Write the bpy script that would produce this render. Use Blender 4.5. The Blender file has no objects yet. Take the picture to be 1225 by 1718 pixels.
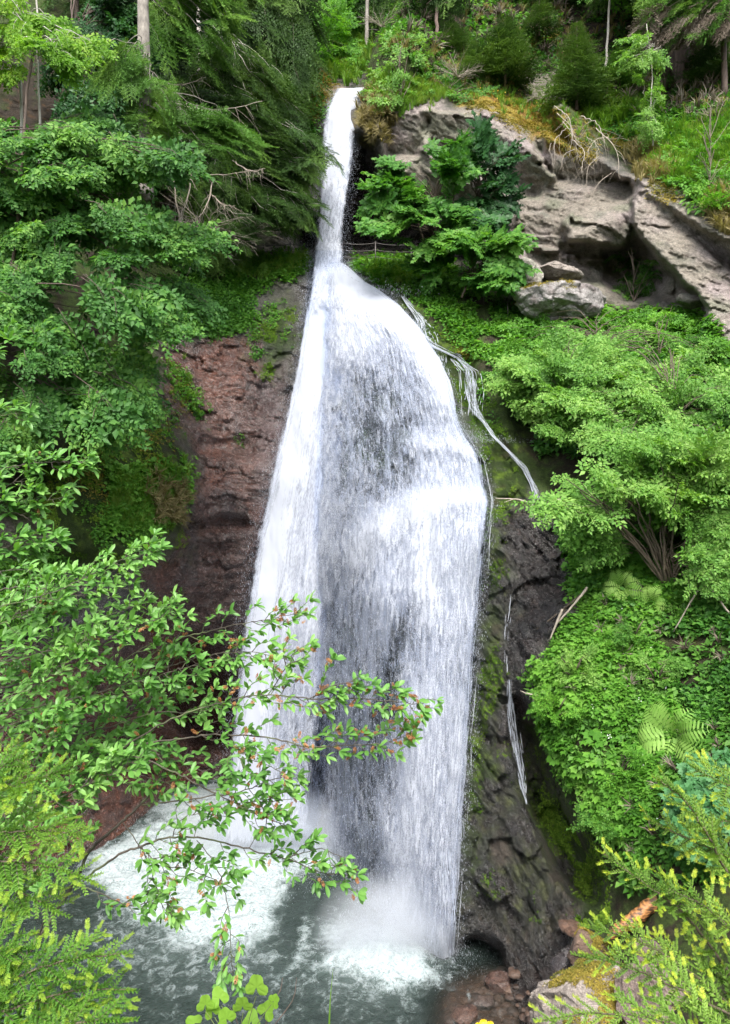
import bpy, math, time
import numpy as np
T0 = time.time()
sc = bpy.context.scene
col = sc.collection
# ------------------------------------------------------------------ camera, sky, sun, exposure
F = 1227.0                       # focal length in photo pixels
CX, CY, CAMZ = 612.5, 859.0, 10.0
cd = bpy.data.cameras.new('camera'); cam = bpy.data.objects.new('camera', cd); col.objects.link(cam)
cam.location = (0, 0, CAMZ); cam.rotation_euler = (math.radians(90), 0, 0)
cd.sensor_fit = 'VERTICAL'; cd.sensor_height = 24.0; cd.lens = 24.0 * F / 1718.0
cd.clip_start = 0.05; cd.clip_end = 2000
sc.camera = cam
SUN_EL, SUN_AZ = math.radians(56), math.radians(178)     # azimuth from +Y clockwise, light comes from behind the camera
w = bpy.data.worlds.new('World'); sc.world = w; w.use_nodes = True
wn = w.node_tree; wn.nodes.clear()
sky = wn.nodes.new('ShaderNodeTexSky'); sky.sky_type = 'NISHITA'; sky.sun_disc = False
sky.sun_elevation = SUN_EL; sky.sun_rotation = SUN_AZ; sky.air_density = 1.0; sky.dust_density = 3.0; sky.ozone_density = 1.0
bg = wn.nodes.new('ShaderNodeBackground'); bg.inputs['Strength'].default_value = 0.15
wo = wn.nodes.new('ShaderNodeOutputWorld')
hs = wn.nodes.new('ShaderNodeHueSaturation'); hs.inputs['Saturation'].default_value = .45      # thin overcast: pale sky
wn.links.new(sky.outputs[0], hs.inputs['Color']); wn.links.new(hs.outputs[0], bg.inputs[0]); wn.links.new(bg.outputs[0], wo.inputs[0])
sd = bpy.data.lights.new('sun', 'SUN'); sun = bpy.data.objects.new('sun', sd); col.objects.link(sun)
sd.energy = 1.7; sd.angle = math.radians(22); sd.color = (1.0, 0.96, 0.9)
sun.rotation_euler = (math.radians(90) - SUN_EL, 0, math.pi - SUN_AZ)
sc.view_settings.view_transform = 'Standard'; sc.view_settings.look = 'None'
sc.view_settings.exposure = 1.7; sc.view_settings.gamma = 1.0
sc.cycles.transparent_max_bounces = 24; sc.cycles.max_bounces = 7; sc.cycles.diffuse_bounces = 3
sc.cycles.transmission_bounces = 5; sc.cycles.glossy_bounces = 2
sc.cycles.caustics_reflective = False; sc.cycles.caustics_refractive = False
sc.cycles.sample_clamp_indirect = 6

# ------------------------------------------------------------------ numpy noise
def _h(ix, iy, iz, seed):
    h = (ix.astype(np.uint32) * np.uint32(374761393) + iy.astype(np.uint32) * np.uint32(668265263)
         + iz.astype(np.uint32) * np.uint32(2147483647 - 1013) + np.uint32((seed * 1274126177) & 0xffffffff))
    h = (h ^ (h >> np.uint32(13))) * np.uint32(1274126177)
    h = h ^ (h >> np.uint32(16))
    h = h * np.uint32(2246822519); h ^= h >> np.uint32(15)
    return h.astype(np.float32) / np.float32(4294967295.0)
def vnoise(p, seed=0):
    """value noise, -1..1; p (N,3)"""
    p = p.astype(np.float32); i = np.floor(p); f = p - i; i = i.astype(np.int64)
    f = f * f * (3 - 2 * f); x, y, z = i[:, 0], i[:, 1], i[:, 2]; fx, fy, fz = f[:, 0], f[:, 1], f[:, 2]
    def L(a, b, t): return a + (b - a) * t
    c = [[[_h(x + a, y + b, z + c_, seed) for c_ in (0, 1)] for b in (0, 1)] for a in (0, 1)]
    v = L(L(L(c[0][0][0], c[1][0][0], fx), L(c[0][1][0], c[1][1][0], fx), fy),
          L(L(c[0][0][1], c[1][0][1], fx), L(c[0][1][1], c[1][1][1], fx), fy), fz)
    return v * 2 - 1
def fbm(p, oct=4, seed=0, gain=.5, ridged=False):
    s = np.zeros(len(p), np.float32); a = 1.0; t = 0
    q = p.astype(np.float32)
    for o in range(oct):
        n = vnoise(q, seed + o * 17)
        if ridged: n = 1 - 2 * np.abs(n)
        s += a * n; t += a; a *= gain; q = q * 2.03 + 11.7
    return s / t
def cells(p, seed=0):
    """faceted cell noise: every cell of a jittered lattice is its own tilted plane -> chiselled rock; returns (height, edge)"""
    p = p.astype(np.float32); b = np.floor(p).astype(np.int64)
    best = np.full(len(p), 1e9, np.float32); sec = best.copy(); val = np.zeros(len(p), np.float32)
    for dx in (-1, 0, 1):
        for dy in (-1, 0, 1):
            for dz in (-1, 0, 1):
                c0, c1, c2 = b[:, 0] + dx, b[:, 1] + dy, b[:, 2] + dz
                j = [_h(c0, c1, c2, seed + k) for k in range(3)]
                rx, ry, rz = c0 + j[0] - p[:, 0], c1 + j[1] - p[:, 1], c2 + j[2] - p[:, 2]
                d = rx * rx + ry * ry + rz * rz
                h = (j[1] - .5) * 1.0 + (j[2] - .5) * 1.4 * rx + (j[0] - .5) * 1.4 * rz
                m = d < best
                sec = np.where(m, best, np.minimum(sec, d)); best = np.where(m, d, best); val = np.where(m, h, val)
    return val, np.sqrt(sec) - np.sqrt(best)
def sstep(a, b, x):
    t = np.clip((x - a) / (b - a), 0, 1); return t * t * (3 - 2 * t)
rng = np.random.default_rng(7)

# ------------------------------------------------------------------ mesh output
def mesh(name, V, Fc, mat=None, parent=None, attrs=None, smooth=False, mat_idx=None, uv=None):
    """V (n,3); Fc (m,3|4) or list of arrays; attrs {name: (n,)|(n,3)} point attributes"""
    me = bpy.data.meshes.new(name)
    Fl = Fc if isinstance(Fc, list) else [Fc]
    Fl = [np.asarray(f, np.int32) for f in Fl if len(f)]
    nl = sum(f.size for f in Fl); nf = sum(len(f) for f in Fl)
    me.vertices.add(len(V)); me.vertices.foreach_set('co', np.ascontiguousarray(V, np.float32).ravel())
    me.loops.add(nl); me.loops.foreach_set('vertex_index', np.concatenate([f.ravel() for f in Fl]))
    me.polygons.add(nf)
    cnt = np.concatenate([np.full(len(f), f.shape[1], np.int32) for f in Fl])
    st = np.concatenate([[0], np.cumsum(cnt)[:-1]]).astype(np.int32)
    me.polygons.foreach_set('loop_start', st)
    if smooth: me.polygons.foreach_set('use_smooth', np.ones(nf, bool))
    for m in (mat if isinstance(mat, (list, tuple)) else [mat]):
        if m is not None: me.materials.append(m)
    if mat_idx is not None: me.polygons.foreach_set('material_index', np.asarray(mat_idx, np.int32))
    for k, a in (attrs or {}).items():
        a = np.asarray(a, np.float32)
        if a.ndim == 1:
            at = me.attributes.new(k, 'FLOAT', 'POINT'); at.data.foreach_set('value', a)
        else:
            at = me.attributes.new(k, 'FLOAT_COLOR', 'POINT')
            at.data.foreach_set('color', np.concatenate([a, np.ones((len(a), 1), np.float32)], 1).ravel())
    if uv is not None:
        l = me.uv_layers.new(name='uv'); l.data.foreach_set('uv', np.asarray(uv, np.float32)[np.concatenate([f.ravel() for f in Fl])].ravel())
    me.update(calc_edges=True)
    o = bpy.data.objects.new(name, me); col.objects.link(o)
    if parent is not None: o.parent = parent
    return o
def tag(o, label=None, cat=None, group=None, kind=None):
    if label: o['label'] = label
    if cat: o['category'] = cat
    if group: o['group'] = group
    if kind: o['kind'] = kind
    return o
def thing(name, label, cat, loc, group=None):
    o = bpy.data.objects.new(name, None); col.objects.link(o); o.location = loc
    o.empty_display_size = .2
    bpy.context.view_layer.update() if False else None
    return tag(o, label, cat, group)
class G:
    """geometry bag: arrays of verts and tri/quad faces with per-vertex attributes"""
    def __init__(s): s.V = []; s.T = []; s.Q = []; s.A = {}; s.n = 0
    def add(s, V, T=None, Q=None, **A):
        V = np.asarray(V, np.float32)
        if T is not None and len(T): s.T.append(np.asarray(T, np.int64) + s.n)
        if Q is not None and len(Q): s.Q.append(np.asarray(Q, np.int64) + s.n)
        for k, a in A.items():
            s.A.setdefault(k, []).append(np.broadcast_to(np.asarray(a, np.float32), (len(V),) if np.ndim(a) < 2 else np.shape(a)))
        s.V.append(V); s.n += len(V); return s
    def empty(s): return s.n == 0
    def build(s, name, mat, parent=None, smooth=False):
        if s.n == 0: return None
        V = np.concatenate(s.V)
        if parent is not None: V = V - np.array(parent_loc(parent), np.float32)
        Fl = []
        if s.T: Fl.append(np.concatenate(s.T))
        if s.Q: Fl.append(np.concatenate(s.Q))
        return mesh(name, V, Fl, mat, parent, {k: np.concatenate(a) for k, a in s.A.items()}, smooth)
def parent_loc(o):
    l = np.zeros(3)
    while o is not None: l += np.array(o.location); o = o.parent
    return l
def unit(v):
    v = np.asarray(v, np.float64); return v / (np.linalg.norm(v, axis=-1, keepdims=True) + 1e-9)
def frame(d, n):
    """rotation matrices (N,3,3) with columns side, forward d, up ~n"""
    d = unit(d); n = np.broadcast_to(np.asarray(n, float), d.shape)
    s = unit(np.cross(d, n)); u = np.cross(s, d)
    return np.stack([s, d, u], -1)
def stamp(g, tm, pos, R, scl, **A):
    """copy template tm=(V,T,Q,attrs) at N positions into bag g"""
    V, Tt, Qq, TA = tm; N = len(pos); n = len(V)
    if N == 0: return
    W = np.einsum('nij,vj->nvi', np.asarray(R) * np.asarray(scl, float).reshape(N, -1, 1)[:, :1], V) + np.asarray(pos)[:, None]
    off = (np.arange(N) * n)[:, None, None]
    Tn = (Tt[None] + off).reshape(-1, 3) if Tt is not None and len(Tt) else None
    Qn = (Qq[None] + off).reshape(-1, 4) if Qq is not None and len(Qq) else None
    at = {k: np.tile(a, N) for k, a in TA.items()}
    for k, a in A.items():
        a = np.repeat(np.asarray(a, np.float32), n); at[k] = at[k] + a if k in at else a
    g.add(W.reshape(-1, 3), Tn, Qn, **at)
def tube(g, P, R, sides=6, cap=True, wob=0, **A):
    """tapered tube through points P with radii R; wob roughens it"""
    P = np.asarray(P, float); R = np.broadcast_to(np.asarray(R, float), (len(P),))
    t = unit(np.gradient(P, axis=0)); ref = np.array([0, 0, 1.]) if abs(t[:, 2]).mean() < .8 else np.array([0, 1., 0])
    s = unit(np.cross(t, ref)); u = np.cross(s, t)
    a = np.linspace(0, 2 * math.pi, sides, endpoint=False)
    rr = R[:, None] * (1 + (wob * (rng.random((len(P), sides)) - .5) if wob else 0))
    V = P[:, None] + rr[..., None] * (np.cos(a)[None, :, None] * s[:, None] + np.sin(a)[None, :, None] * u[:, None])
    n = len(P); i = np.arange(n - 1)[:, None] * sides; j = np.arange(sides)[None]; k = (j + 1) % sides
    Q = np.stack([i + j, i + k, i + sides + k, i + sides + j], -1).reshape(-1, 4)
    V = V.reshape(-1, 3); T = None
    if cap:
        V = np.vstack([V, P[0], P[-1]]); j = j[0]; k = k[0]
        T = np.vstack([np.stack([k, j, np.full(sides, n * sides)], -1),
                       np.stack([(n - 1) * sides + j, (n - 1) * sides + k, np.full(sides, n * sides + 1)], -1)])
    g.add(V, T, Q, **A)
def curve(P, n, jit=0):
    """Catmull-Rom through P, n points"""
    P = np.asarray(P, float)
    if len(P) == 2: P = np.vstack([P[0], P.mean(0), P[1]])
    Q = np.vstack([2 * P[0] - P[1], P, 2 * P[-1] - P[-2]]); m = len(P) - 1
    t = np.linspace(0, m - 1e-6, n); i = t.astype(int); f = (t - i)[:, None]
    a, b, c, d = Q[i], Q[i + 1], Q[i + 2], Q[i + 3]
    out = .5 * (2 * b + (c - a) * f + (2 * a - 5 * b + 4 * c - d) * f ** 2 + (3 * b - a - 3 * c + d) * f ** 3)
    if jit: out[1:-1] += rng.normal(0, jit, out[1:-1].shape)
    return out
def px(x, y, D):
    """photo pixel at distance D (metres along the view) -> world point"""
    x, y, D = np.broadcast_arrays(np.asarray(x, float), y, D)
    return np.stack([D * (x - CX) / F, D, CAMZ + D * (CY - y) / F], -1)

# ------------------------------------------------------------------ materials
def new_mat(name):
    m = bpy.data.materials.new(name); m.use_nodes = True; nt = m.node_tree; nt.nodes.clear()
    out = nt.nodes.new('ShaderNodeOutputMaterial')
    def N(t, **kw):
        n = nt.nodes.new('ShaderNode' + t)
        for k, v in kw.items():
            if k in n.bl_rna.properties.keys(): setattr(n, k, v)
            else: n.inputs[k.replace('_', ' ')].default_value = v
        return n
    def Lk(a, b): nt.links.new(a, b)
    return m, nt, out, N, Lk
def mixc(N, Lk, fac, a, b, mode='MIX'):
    n = N('Mix', data_type='RGBA', blend_type=mode)
    for i, v in ((0, fac), (6, a), (7, b)):
        if hasattr(v, 'links'): Lk(v, n.inputs[i])
        elif i == 0: n.inputs[0].default_value = v
        else: n.inputs[i].default_value = (*v, 1)
    return n.outputs[2]
def mth(N, Lk, op, a, b=0.5, clamp=False):
    n = N('Math', operation=op, use_clamp=clamp)
    for i, v in ((0, a), (1, b)):
        if hasattr(v, 'links'): Lk(v, n.inputs[i])
        else: n.inputs[i].default_value = v
    return n.outputs[0]
def mapr(N, Lk, v, a, b, c=0., d=1.):
    n = N('MapRange'); Lk(v, n.inputs[0])
    for i, x in enumerate((a, b, c, d)): n.inputs[i + 1].default_value = x
    return n.outputs[0]
def leaf_mat(name, c0, c1, c2, rough=.5, trans=.35, spec=.2, scale=.6):
    """leaf colour varies leaf by leaf (attribute rnd) and from bough to bough (3D noise)"""
    m, nt, out, N, Lk = new_mat(name)
    at = N('Attribute', attribute_name='rnd'); geo = N('NewGeometry')
    ns = N('TexNoise', Scale=scale, Detail=2.0); Lk(geo.outputs['Position'], ns.inputs['Vector'])
    f = mth(N, Lk, 'ADD', mth(N, Lk, 'MULTIPLY', at.outputs['Fac'], .55), mapr(N, Lk, ns.outputs['Fac'], .35, .65, 0, .5), True)
    rp = N('ValToRGB'); e = rp.color_ramp.elements; e[0].color = (*c0, 1); e[1].color = (*c2, 1); x = e.new(.5); x.color = (*c1, 1)
    Lk(f, rp.inputs[0])
    p = N('BsdfPrincipled', Roughness=rough); p.inputs['Specular IOR Level'].default_value = spec
    Lk(rp.outputs[0], p.inputs['Base Color'])
    t = N('BsdfTranslucent'); c = mixc(N, Lk, 1.0, rp.outputs[0], (1.25, 1.3, .55), 'MULTIPLY'); Lk(c, t.inputs[0])
    ms = N('MixShader'); ms.inputs[0].default_value = trans
    Lk(p.outputs[0], ms.inputs[1]); Lk(t.outputs[0], ms.inputs[2]); Lk(ms.outputs[0], out.inputs[0])
    return m
def bark_mat(name, c0, c1, scale=6., bump=.5, stretch=(1, 1, .25), rough=.85, moss=None):
    m, nt, out, N, Lk = new_mat(name)
    geo = N('NewGeometry'); mp = N('Mapping'); mp.inputs['Scale'].default_value = stretch; Lk(geo.outputs['Position'], mp.inputs[0])
    ns = N('TexNoise', Scale=scale, Detail=6.0, Roughness=.65); Lk(mp.outputs[0], ns.inputs['Vector'])
    f = mapr(N, Lk, ns.outputs['Fac'], .3, .7)
    c = mixc(N, Lk, f, c0, c1)
    if moss:
        n2 = N('TexNoise', Scale=scale * .3, Detail=3.0); Lk(geo.outputs['Position'], n2.inputs['Vector'])
        c = mixc(N, Lk, mapr(N, Lk, n2.outputs['Fac'], .52, .6), c, moss)
    p = N('BsdfPrincipled', Roughness=rough); Lk(c, p.inputs['Base Color'])
    b = N('Bump', Strength=bump, Distance=.03); Lk(ns.outputs['Fac'], b.inputs['Height']); Lk(b.outputs[0], p.inputs['Normal'])
    Lk(p.outputs[0], out.inputs[0]); return m
# ------------------------------------------------------------------ the gorge: real distances of the rock and slopes
CTRL = np.array([
 # far left / left cliff and forest slope
 (-500,1718,9),(-500,1200,12),(-500,800,14),(-500,300,18),(-500,-100,24),(-500,-600,32),
 (-150,1500,14),(-150,1100,17),(-150,700,18),(-150,300,22.5),(-150,-100,29),(-150,-600,38),
 (0,1450,19.5),(0,1300,19.8),(0,1100,19.3),(0,980,18.8),(0,900,18.8),(0,760,20),(0,500,22.5),(0,300,26),(0,100,29.5),(0,-200,36),
 (100,1450,20.6),(100,1300,21.5),(100,1180,21.2),(100,1060,20),(100,900,19.6),(110,780,20.3),(120,620,22.5),(130,450,24.5),(130,250,28),(130,50,31.5),(150,-250,42),
 (210,1400,23),(200,1280,23.5),(200,1100,22.3),(230,1000,21.8),(220,860,21.4),(260,760,22.6),(260,640,24),(260,520,25.2),(240,400,27.2),(240,230,29),(240,60,33),
 (300,1400,25.5),(320,1300,27),(320,1200,27.5),(330,1100,25.6),(330,1000,23.6),(330,880,23.2),(330,740,24.4),(330,620,25.4),(340,540,26.3),(350,470,27.6),(350,380,29.6),(350,250,31.5),(350,100,34),
 (400,1350,27),(400,1200,27),(400,1000,24.6),(400,850,24.3),(400,700,25.3),(410,580,26.4),(420,490,27.8),(420,440,29.2),(430,400,30.6),(440,345,29.8),(450,250,31.5),(450,130,34),(450,0,38),
 (480,700,26),(480,520,27.4),(490,455,28.6),(500,400,31.2),(505,340,30.3),(520,250,32.2),(540,160,33.6),(530,90,37),(540,0,42),(530,-300,52),
 (480,1000,25.2),(480,1300,26.5),(500,1500,24),(600,1640,21),(400,1600,20),(200,1650,19),(700,1700,19),(0,1650,17),
 # lip and behind it
 (580,160,33.4),(610,140,34.5),(600,110,40),(600,60,48),(600,0,58),(600,-300,80),
 (640,160,31.8),(625,230,31.2),(640,100,34),(660,40,37),(660,-200,50),
 # cave behind the upper jet
 (560,300,33),(600,300,33),(620,360,33.6),(600,405,33.4),(660,405,33),(760,410,32.4),(700,360,32.6),(560,400,33),
 (680,250,31),(680,300,31.2),(740,240,30.6),(800,300,30.2),
 # walkway ledge
 (540,440,30),(600,432,30.2),(680,435,30),(800,450,29),(560,470,28),
 # central rib
 (600,480,27.2),(640,500,26.6),(600,560,25.3),(700,560,24.8),(600,640,24.3),(680,640,23.6),(750,640,23),(560,720,24),(620,720,23),(700,730,22.4),(790,720,22),
 (560,850,23),(600,850,21.8),(680,850,20.6),(760,830,20.3),(815,830,20.3),
 (545,1000,22.6),(600,1000,20.4),(680,1000,19.3),(760,1000,18.9),(815,1000,18.9),
 (540,1200,22.5),(600,1200,20),(680,1200,18.5),(750,1200,18),(800,1200,17.7),
 (540,1400,23),(600,1400,19.6),(680,1400,17.9),(750,1400,17.2),(620,1550,19.5),(700,1600,17.6),(765,1600,16.7),
 (850,900,18.9),(900,850,19.2),(940,900,19),(860,1000,18.2),(930,1000,17.6),(850,1100,17.6),(880,1180,16.9),(820,1300,17.2),(880,1350,16.6),(800,1450,16.7),(880,1450,15.9),(940,1450,15.4),
 (820,1560,16.3),(890,1560,15.3),(950,1560,14.6),(900,1680,14.4),(830,1700,15.6),(940,1640,14),
 # ledge trail slope right of the falls
 (700,480,27.2),(760,520,25.6),(740,590,24.3),(820,560,24.6),(830,660,22.8),(860,760,21),(880,480,27),(900,600,23.4),(930,700,20.8),(950,800,19.4),(940,860,18.6),
 # upper right rock
 (720,180,32.2),(800,190,31.6),(860,230,30.8),(920,270,30.2),(980,280,30),(1030,300,29.2),(860,300,29.8),(900,330,28.8),(960,330,28),(1030,320,27.8),(1000,390,27),(900,400,28.2),(860,440,28),(1060,360,27.4),
 (940,440,27.3),(1000,450,28),(1060,450,28),(1060,520,25.6),(960,560,24.4),(1100,320,26),(1140,400,25),(1200,460,24),(1190,540,23),(1120,480,25.6),(1150,540,24),(1225,600,21.5),
 (1225,380,23.5),(1225,250,27),(1150,250,28.5),(1100,270,28.5),(1080,180,32),(1000,180,33),(900,150,34.5),(820,130,34.4),(720,130,34),(750,50,38),(850,40,39.5),(950,50,39.5),(1080,60,38),(1200,60,36),(1200,160,31),
 (900,-200,52),(1200,-200,46),(900,-600,70),(1225,-600,62),(1700,-600,50),(1700,-100,32),(1700,300,20),(1450,150,27),(1450,400,20),(1700,800,13),(1450,700,17),
 # right green slope
 (1050,650,20.6),(1150,680,19.6),(1225,700,18.8),(1030,780,19),(1120,820,18),(1225,850,17),(1000,900,17.8),(1100,950,16.6),(1225,980,15.6),
 (980,1000,17.2),(1000,1080,16.2),(940,1160,16.2),(1050,1180,15.2),(1150,1180,14.5),(1225,1200,13.8),(980,1280,15),(1080,1300,14.2),(1180,1320,13.2),(1000,1400,14.5),(1100,1430,13),(1225,1450,11.8),
 (1010,1500,14.2),(1080,1540,12.8),(1180,1560,11.3),(1000,1600,13.2),(1080,1650,11.2),(1225,1650,9.6),(1000,1718,11.5),(1225,1780,8.6),(1000,1850,9.8),(1450,1100,12),(1450,1500,8.5),(1700,1300,8),(1700,1800,6),
], float)
RS = 5.0; RX = np.arange(-600, 1830, RS); RY = np.arange(-700, 2005, RS)
def tps(P, val, gx, gy, lam=1e-4):
    s = 500.0; A = P / s
    def U(r2): return np.where(r2 > 0, r2 * np.log(r2 + 1e-12), 0)
    n = len(A); K = U(((A[:, None] - A[None]) ** 2).sum(-1)) + lam * np.eye(n)
    Pm = np.hstack([np.ones((n, 1)), A]); M = np.zeros((n + 3, n + 3)); M[:n, :n] = K; M[:n, n:] = Pm; M[n:, :n] = Pm.T
    cf = np.linalg.solve(M, np.concatenate([val, np.zeros(3)]))
    X, Y = np.meshgrid(gx / s, gy / s); out = cf[n] + cf[n + 1] * X + cf[n + 2] * Y
    for i in range(n): out += cf[i] * U((X - A[i, 0]) ** 2 + (Y - A[i, 1]) ** 2)
    return out
CX0, CX1 = RX[::2], RY[::2]
def gblur(M, sig):
    r = int(max(1, math.ceil(3 * sig))); k = np.exp(-.5 * (np.arange(-r, r + 1) / max(sig, .01)) ** 2); k /= k.sum()
    P = np.pad(M, ((r, r), (0, 0)), 'edge'); M = sum(k[i] * P[i:i + M.shape[0]] for i in range(2 * r + 1))
    P = np.pad(M, ((0, 0), (r, r)), 'edge'); return sum(k[i] * P[:, i:i + M.shape[1]] for i in range(2 * r + 1))
def poly_mask(poly, blur=8):
    X, Y = np.meshgrid(RX, RY); c = np.zeros(X.shape, bool); p = np.asarray(poly, float)
    for (x0, y0), (x1, y1) in zip(p, np.roll(p, -1, 0)):
        if y0 == y1: continue
        c ^= ((Y > y0) != (Y > y1)) & (X < (x1 - x0) * (Y - y0) / (y1 - y0) + x0)
    return gblur(c.astype(float), blur / RS)
def line_mask(pts, wd):
    """soft ridge 0..1 along a polyline, half-width wd px"""
    X, Y = np.meshgrid(RX, RY); d = np.full(X.shape, 1e9)
    for (x0, y0), (x1, y1) in zip(pts[:-1], pts[1:]):
        dx, dy = x1 - x0, y1 - y0; t = np.clip(((X - x0) * dx + (Y - y0) * dy) / (dx * dx + dy * dy + 1e-9), 0, 1)
        d = np.minimum(d, np.hypot(X - x0 - t * dx, Y - y0 - t * dy))
    return np.exp(-(d / wd) ** 2)
def bil(M, x, y):
    fx = np.clip((np.asarray(x, float) - RX[0]) / RS, 0, len(RX) - 1.001); fy = np.clip((np.asarray(y, float) - RY[0]) / RS, 0, len(RY) - 1.001)
    i = fx.astype(int); j = fy.astype(int); a = fx - i; b = fy - j
    return (M[j, i] * (1 - a) + M[j, i + 1] * a) * (1 - b) + (M[j + 1, i] * (1 - a) + M[j + 1, i + 1] * a) * b
Dr = tps(CTRL[:, :2], CTRL[:, 2], RX, RY)
Dr = np.clip(Dr, 5, 90)
# ledges, caves, jutting blocks: (polygon, metres away from the viewer, blur px)
PUSH = [
 ([(590,225),(625,235),(650,320),(700,380),(790,410),(860,425),(820,446),(720,438),(590,440),(560,436),(565,330)], 2.4, 5),   # cave behind the jet
 ([(395,362),(440,368),(520,358),(532,428),(504,432),(498,396),(450,384),(398,380)], 1.5, 4),                                              # undercut left of the jet
 ([(285,1100),(330,1070),(375,1110),(392,1180),(380,1250),(330,1245),(290,1190)], 3.0, 9),                                       # hollow behind the falls
 ([(60,1225),(150,1205),(250,1215),(300,1240),(280,1290),(150,1300),(60,1290)], 1.0, 9),
 ([(800,195),(860,215),(925,262),(960,300),(905,300),(925,345),(880,330),(830,270)], 1.0, 7),                                    # slab underside
 ([(930,268),(1000,290),(1050,330),(1050,345),(960,342),(880,345),(870,320),(935,325)], .8, 9),
   ([(1068,300),(1100,320),(1150,350),(1225,395),(1300,430),(1300,560),(1225,560),(1200,520),(1150,470),(1105,450),(1075,400),(1062,340)], -.8, 4),
 ([(1075,335),(1130,350),(1225,420),(1300,450),(1300,520),(1190,455),(1120,420)], .7, 6),
 ([(1182,522),(1225,515),(1300,520),(1300,600),(1200,592),(1178,560)], -.9, 5),
 ([(770,185),(800,188),(850,222),(900,262),(918,300),(890,290),(840,245),(780,205)], -.5, 4),
 ([(665,190),(700,178),(760,200),(750,230),(690,225)], .5, 5),
 ([(880,128),(925,100),(925,200),(890,220)], .8, 6),
 ([(862,1150),(900,1240),(925,1310),(975,1400),(1005,1480),(1000,1520),(965,1500),(925,1440),(890,1350),(862,1240)], 1.5, 8),   # gully
 ([(895,1195),(925,1270),(960,1340),(1000,1390),(1040,1480),(1020,1440),(980,1370),(925,1310),(890,1230)], .8, 6),
 ([(770,1590),(800,1570),(840,1590),(850,1640),(900,1700),(850,1640),(790,1625)], 1.6, 7),                                        # undercut at the foot of the rib
 ([(870,620),(960,700),(990,800),(960,860),(900,800),(860,700)], 1.0, 12),
 ([(745,595),(800,600),(800,690),(765,690)], .8, 7),
 ([(820,715),(880,770),(910,840),(825,840)], .5, 9),
 ([(700,735),(820,750),(822,768),(700,765)], -.25, 9), ([(640,870),(700,832),(826,826),(826,850),(700,860)], -.25, 9),          # ledges under the falls
 ([(540,960),(600,890),(660,865),(650,900),(590,940)], -.3, 10),
 ([(270,560),(470,565),(480,700),(400,760),(300,700)], .35, 16),
 ([(295,875),(420,865),(420,885),(300,900)], .5, 5), ([(330,735),(420,740),(440,760),(330,765)], .35, 5),
 ([(60,740),(280,700),(320,800),(290,930),(200,960),(60,900)], -.7, 14),
 ([(230,930),(300,905),(400,910),(400,1010),(300,1050),(240,1050)], .3, 10),
]
for pl, dd, bl in PUSH: Dr = Dr + dd * poly_mask(pl, bl)
# the angular grey slabs of the upper right: each facet (px, px, metres) is its own plane
FACETS = [
 [(807,184,30.4),(838,187,30.3),(887,232,29.6),(914,270,29.0),(916,284,28.8),(887,260,29.1),(835,223,29.6),(808,205,29.9)],
 [(808,206,29.7),(838,224,29.5),(890,264,29.1),(935,298,29.0),(914,314,30.2),(897,327,30.4),(874,322,30.6),(862,300,30.7),(855,269,30.7),(828,234,30.4)],
 [(914,224,29.4),(973,252,29.0),(1008,269,28.6),(1057,300,28.0),(1008,295,29.3),(980,295,29.6),(949,298,29.9),(932,294,30.0),(911,268,29.9)],
 [(925,182,31.4),(946,172,31.4),(973,193,30.6),(1015,257,28.6),(1066,295,27.4),(1064,316,27.6),(1008,272,28.4),(967,248,29.3)],
 [(905,330,29.6),(930,302,30.0),(973,297,29.9),(1057,302,29.0),(1064,325,28.4),(1050,340,28.2),(994,346,28.5),(963,352,28.6),(925,350,28.9)],
 [(862,330,29.6),(905,332,29.5),(935,350,28.8),(962,353,28.5),(940,372,28.9),(904,356,29.1),(868,358,29.2)],
 [(866,359,28.8),(904,356,28.7),(940,370,28.3),(953,404,28.3),(939,420,28.5),(900,413,28.8),(869,390,28.9)],
 [(963,352,28.4),(994,347,28.1),(1057,335,27.6),(1063,350,27.2),(1025,368,26.7),(982,392,26.4),(954,402,26.6)],
 [(954,402,26.6),(982,392,26.4),(1025,368,26.6),(1063,350,27.1),(1058,392,27.0),(1046,414,27.0),(1012,408,26.9),(980,403,26.7)],
 [(940,404,28.5),(1010,412,28.0),(1020,430,28.6),(985,434,29.0),(939,424,28.9)],
 [(880,416,28.7),(939,424,28.5),(985,436,28.4),(1012,440,28.6),(1002,470,28.3),(960,472,28.1),(920,455,28.2),(885,436,28.5)],
 [(1067,298,26.6),(1102,305,26.2),(1130,333,25.2),(1175,361,24.2),(1225,385,23.2),(1310,420,22.0),(1310,440,21.6),(1225,402,22.7),(1182,387,23.6),(1133,352,24.6),(1098,328,25.5)],
 [(1074,322,26.0),(1098,328,25.6),(1133,352,24.8),(1182,387,23.8),(1225,404,23.0),(1310,442,22.0),(1310,520,23.8),(1213,446,24.8),(1168,398,25.2),(1133,370,25.5)],
 [(1067,326,26.0),(1098,342,25.6),(1133,370,25.0),(1168,399,24.6),(1215,446,24.0),(1130,452,23.9),(1105,431,24.2),(1078,398,24.9),(1060,372,25.6)],
 [(1130,452,23.9),(1213,446,24.0),(1310,500,23.0),(1310,560,21.4),(1225,534,22.0),(1189,519,22.5),(1168,491,22.9),(1147,474,23.4)],
 [(640,200,31.6),(690,182,31.6),(720,196,31.3),(700,262,32.2),(650,262,32.2)], [(700,184,31.2),(765,186,30.9),(800,212,30.7),(800,280,31.6),(720,262,32.0),(722,200,31.5)],
 [(1188,522,21.9),(1225,530,21.3),(1310,545,20.6),(1310,590,20.4),(1215,588,21.0),(1180,560,21.6)],
]
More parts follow.
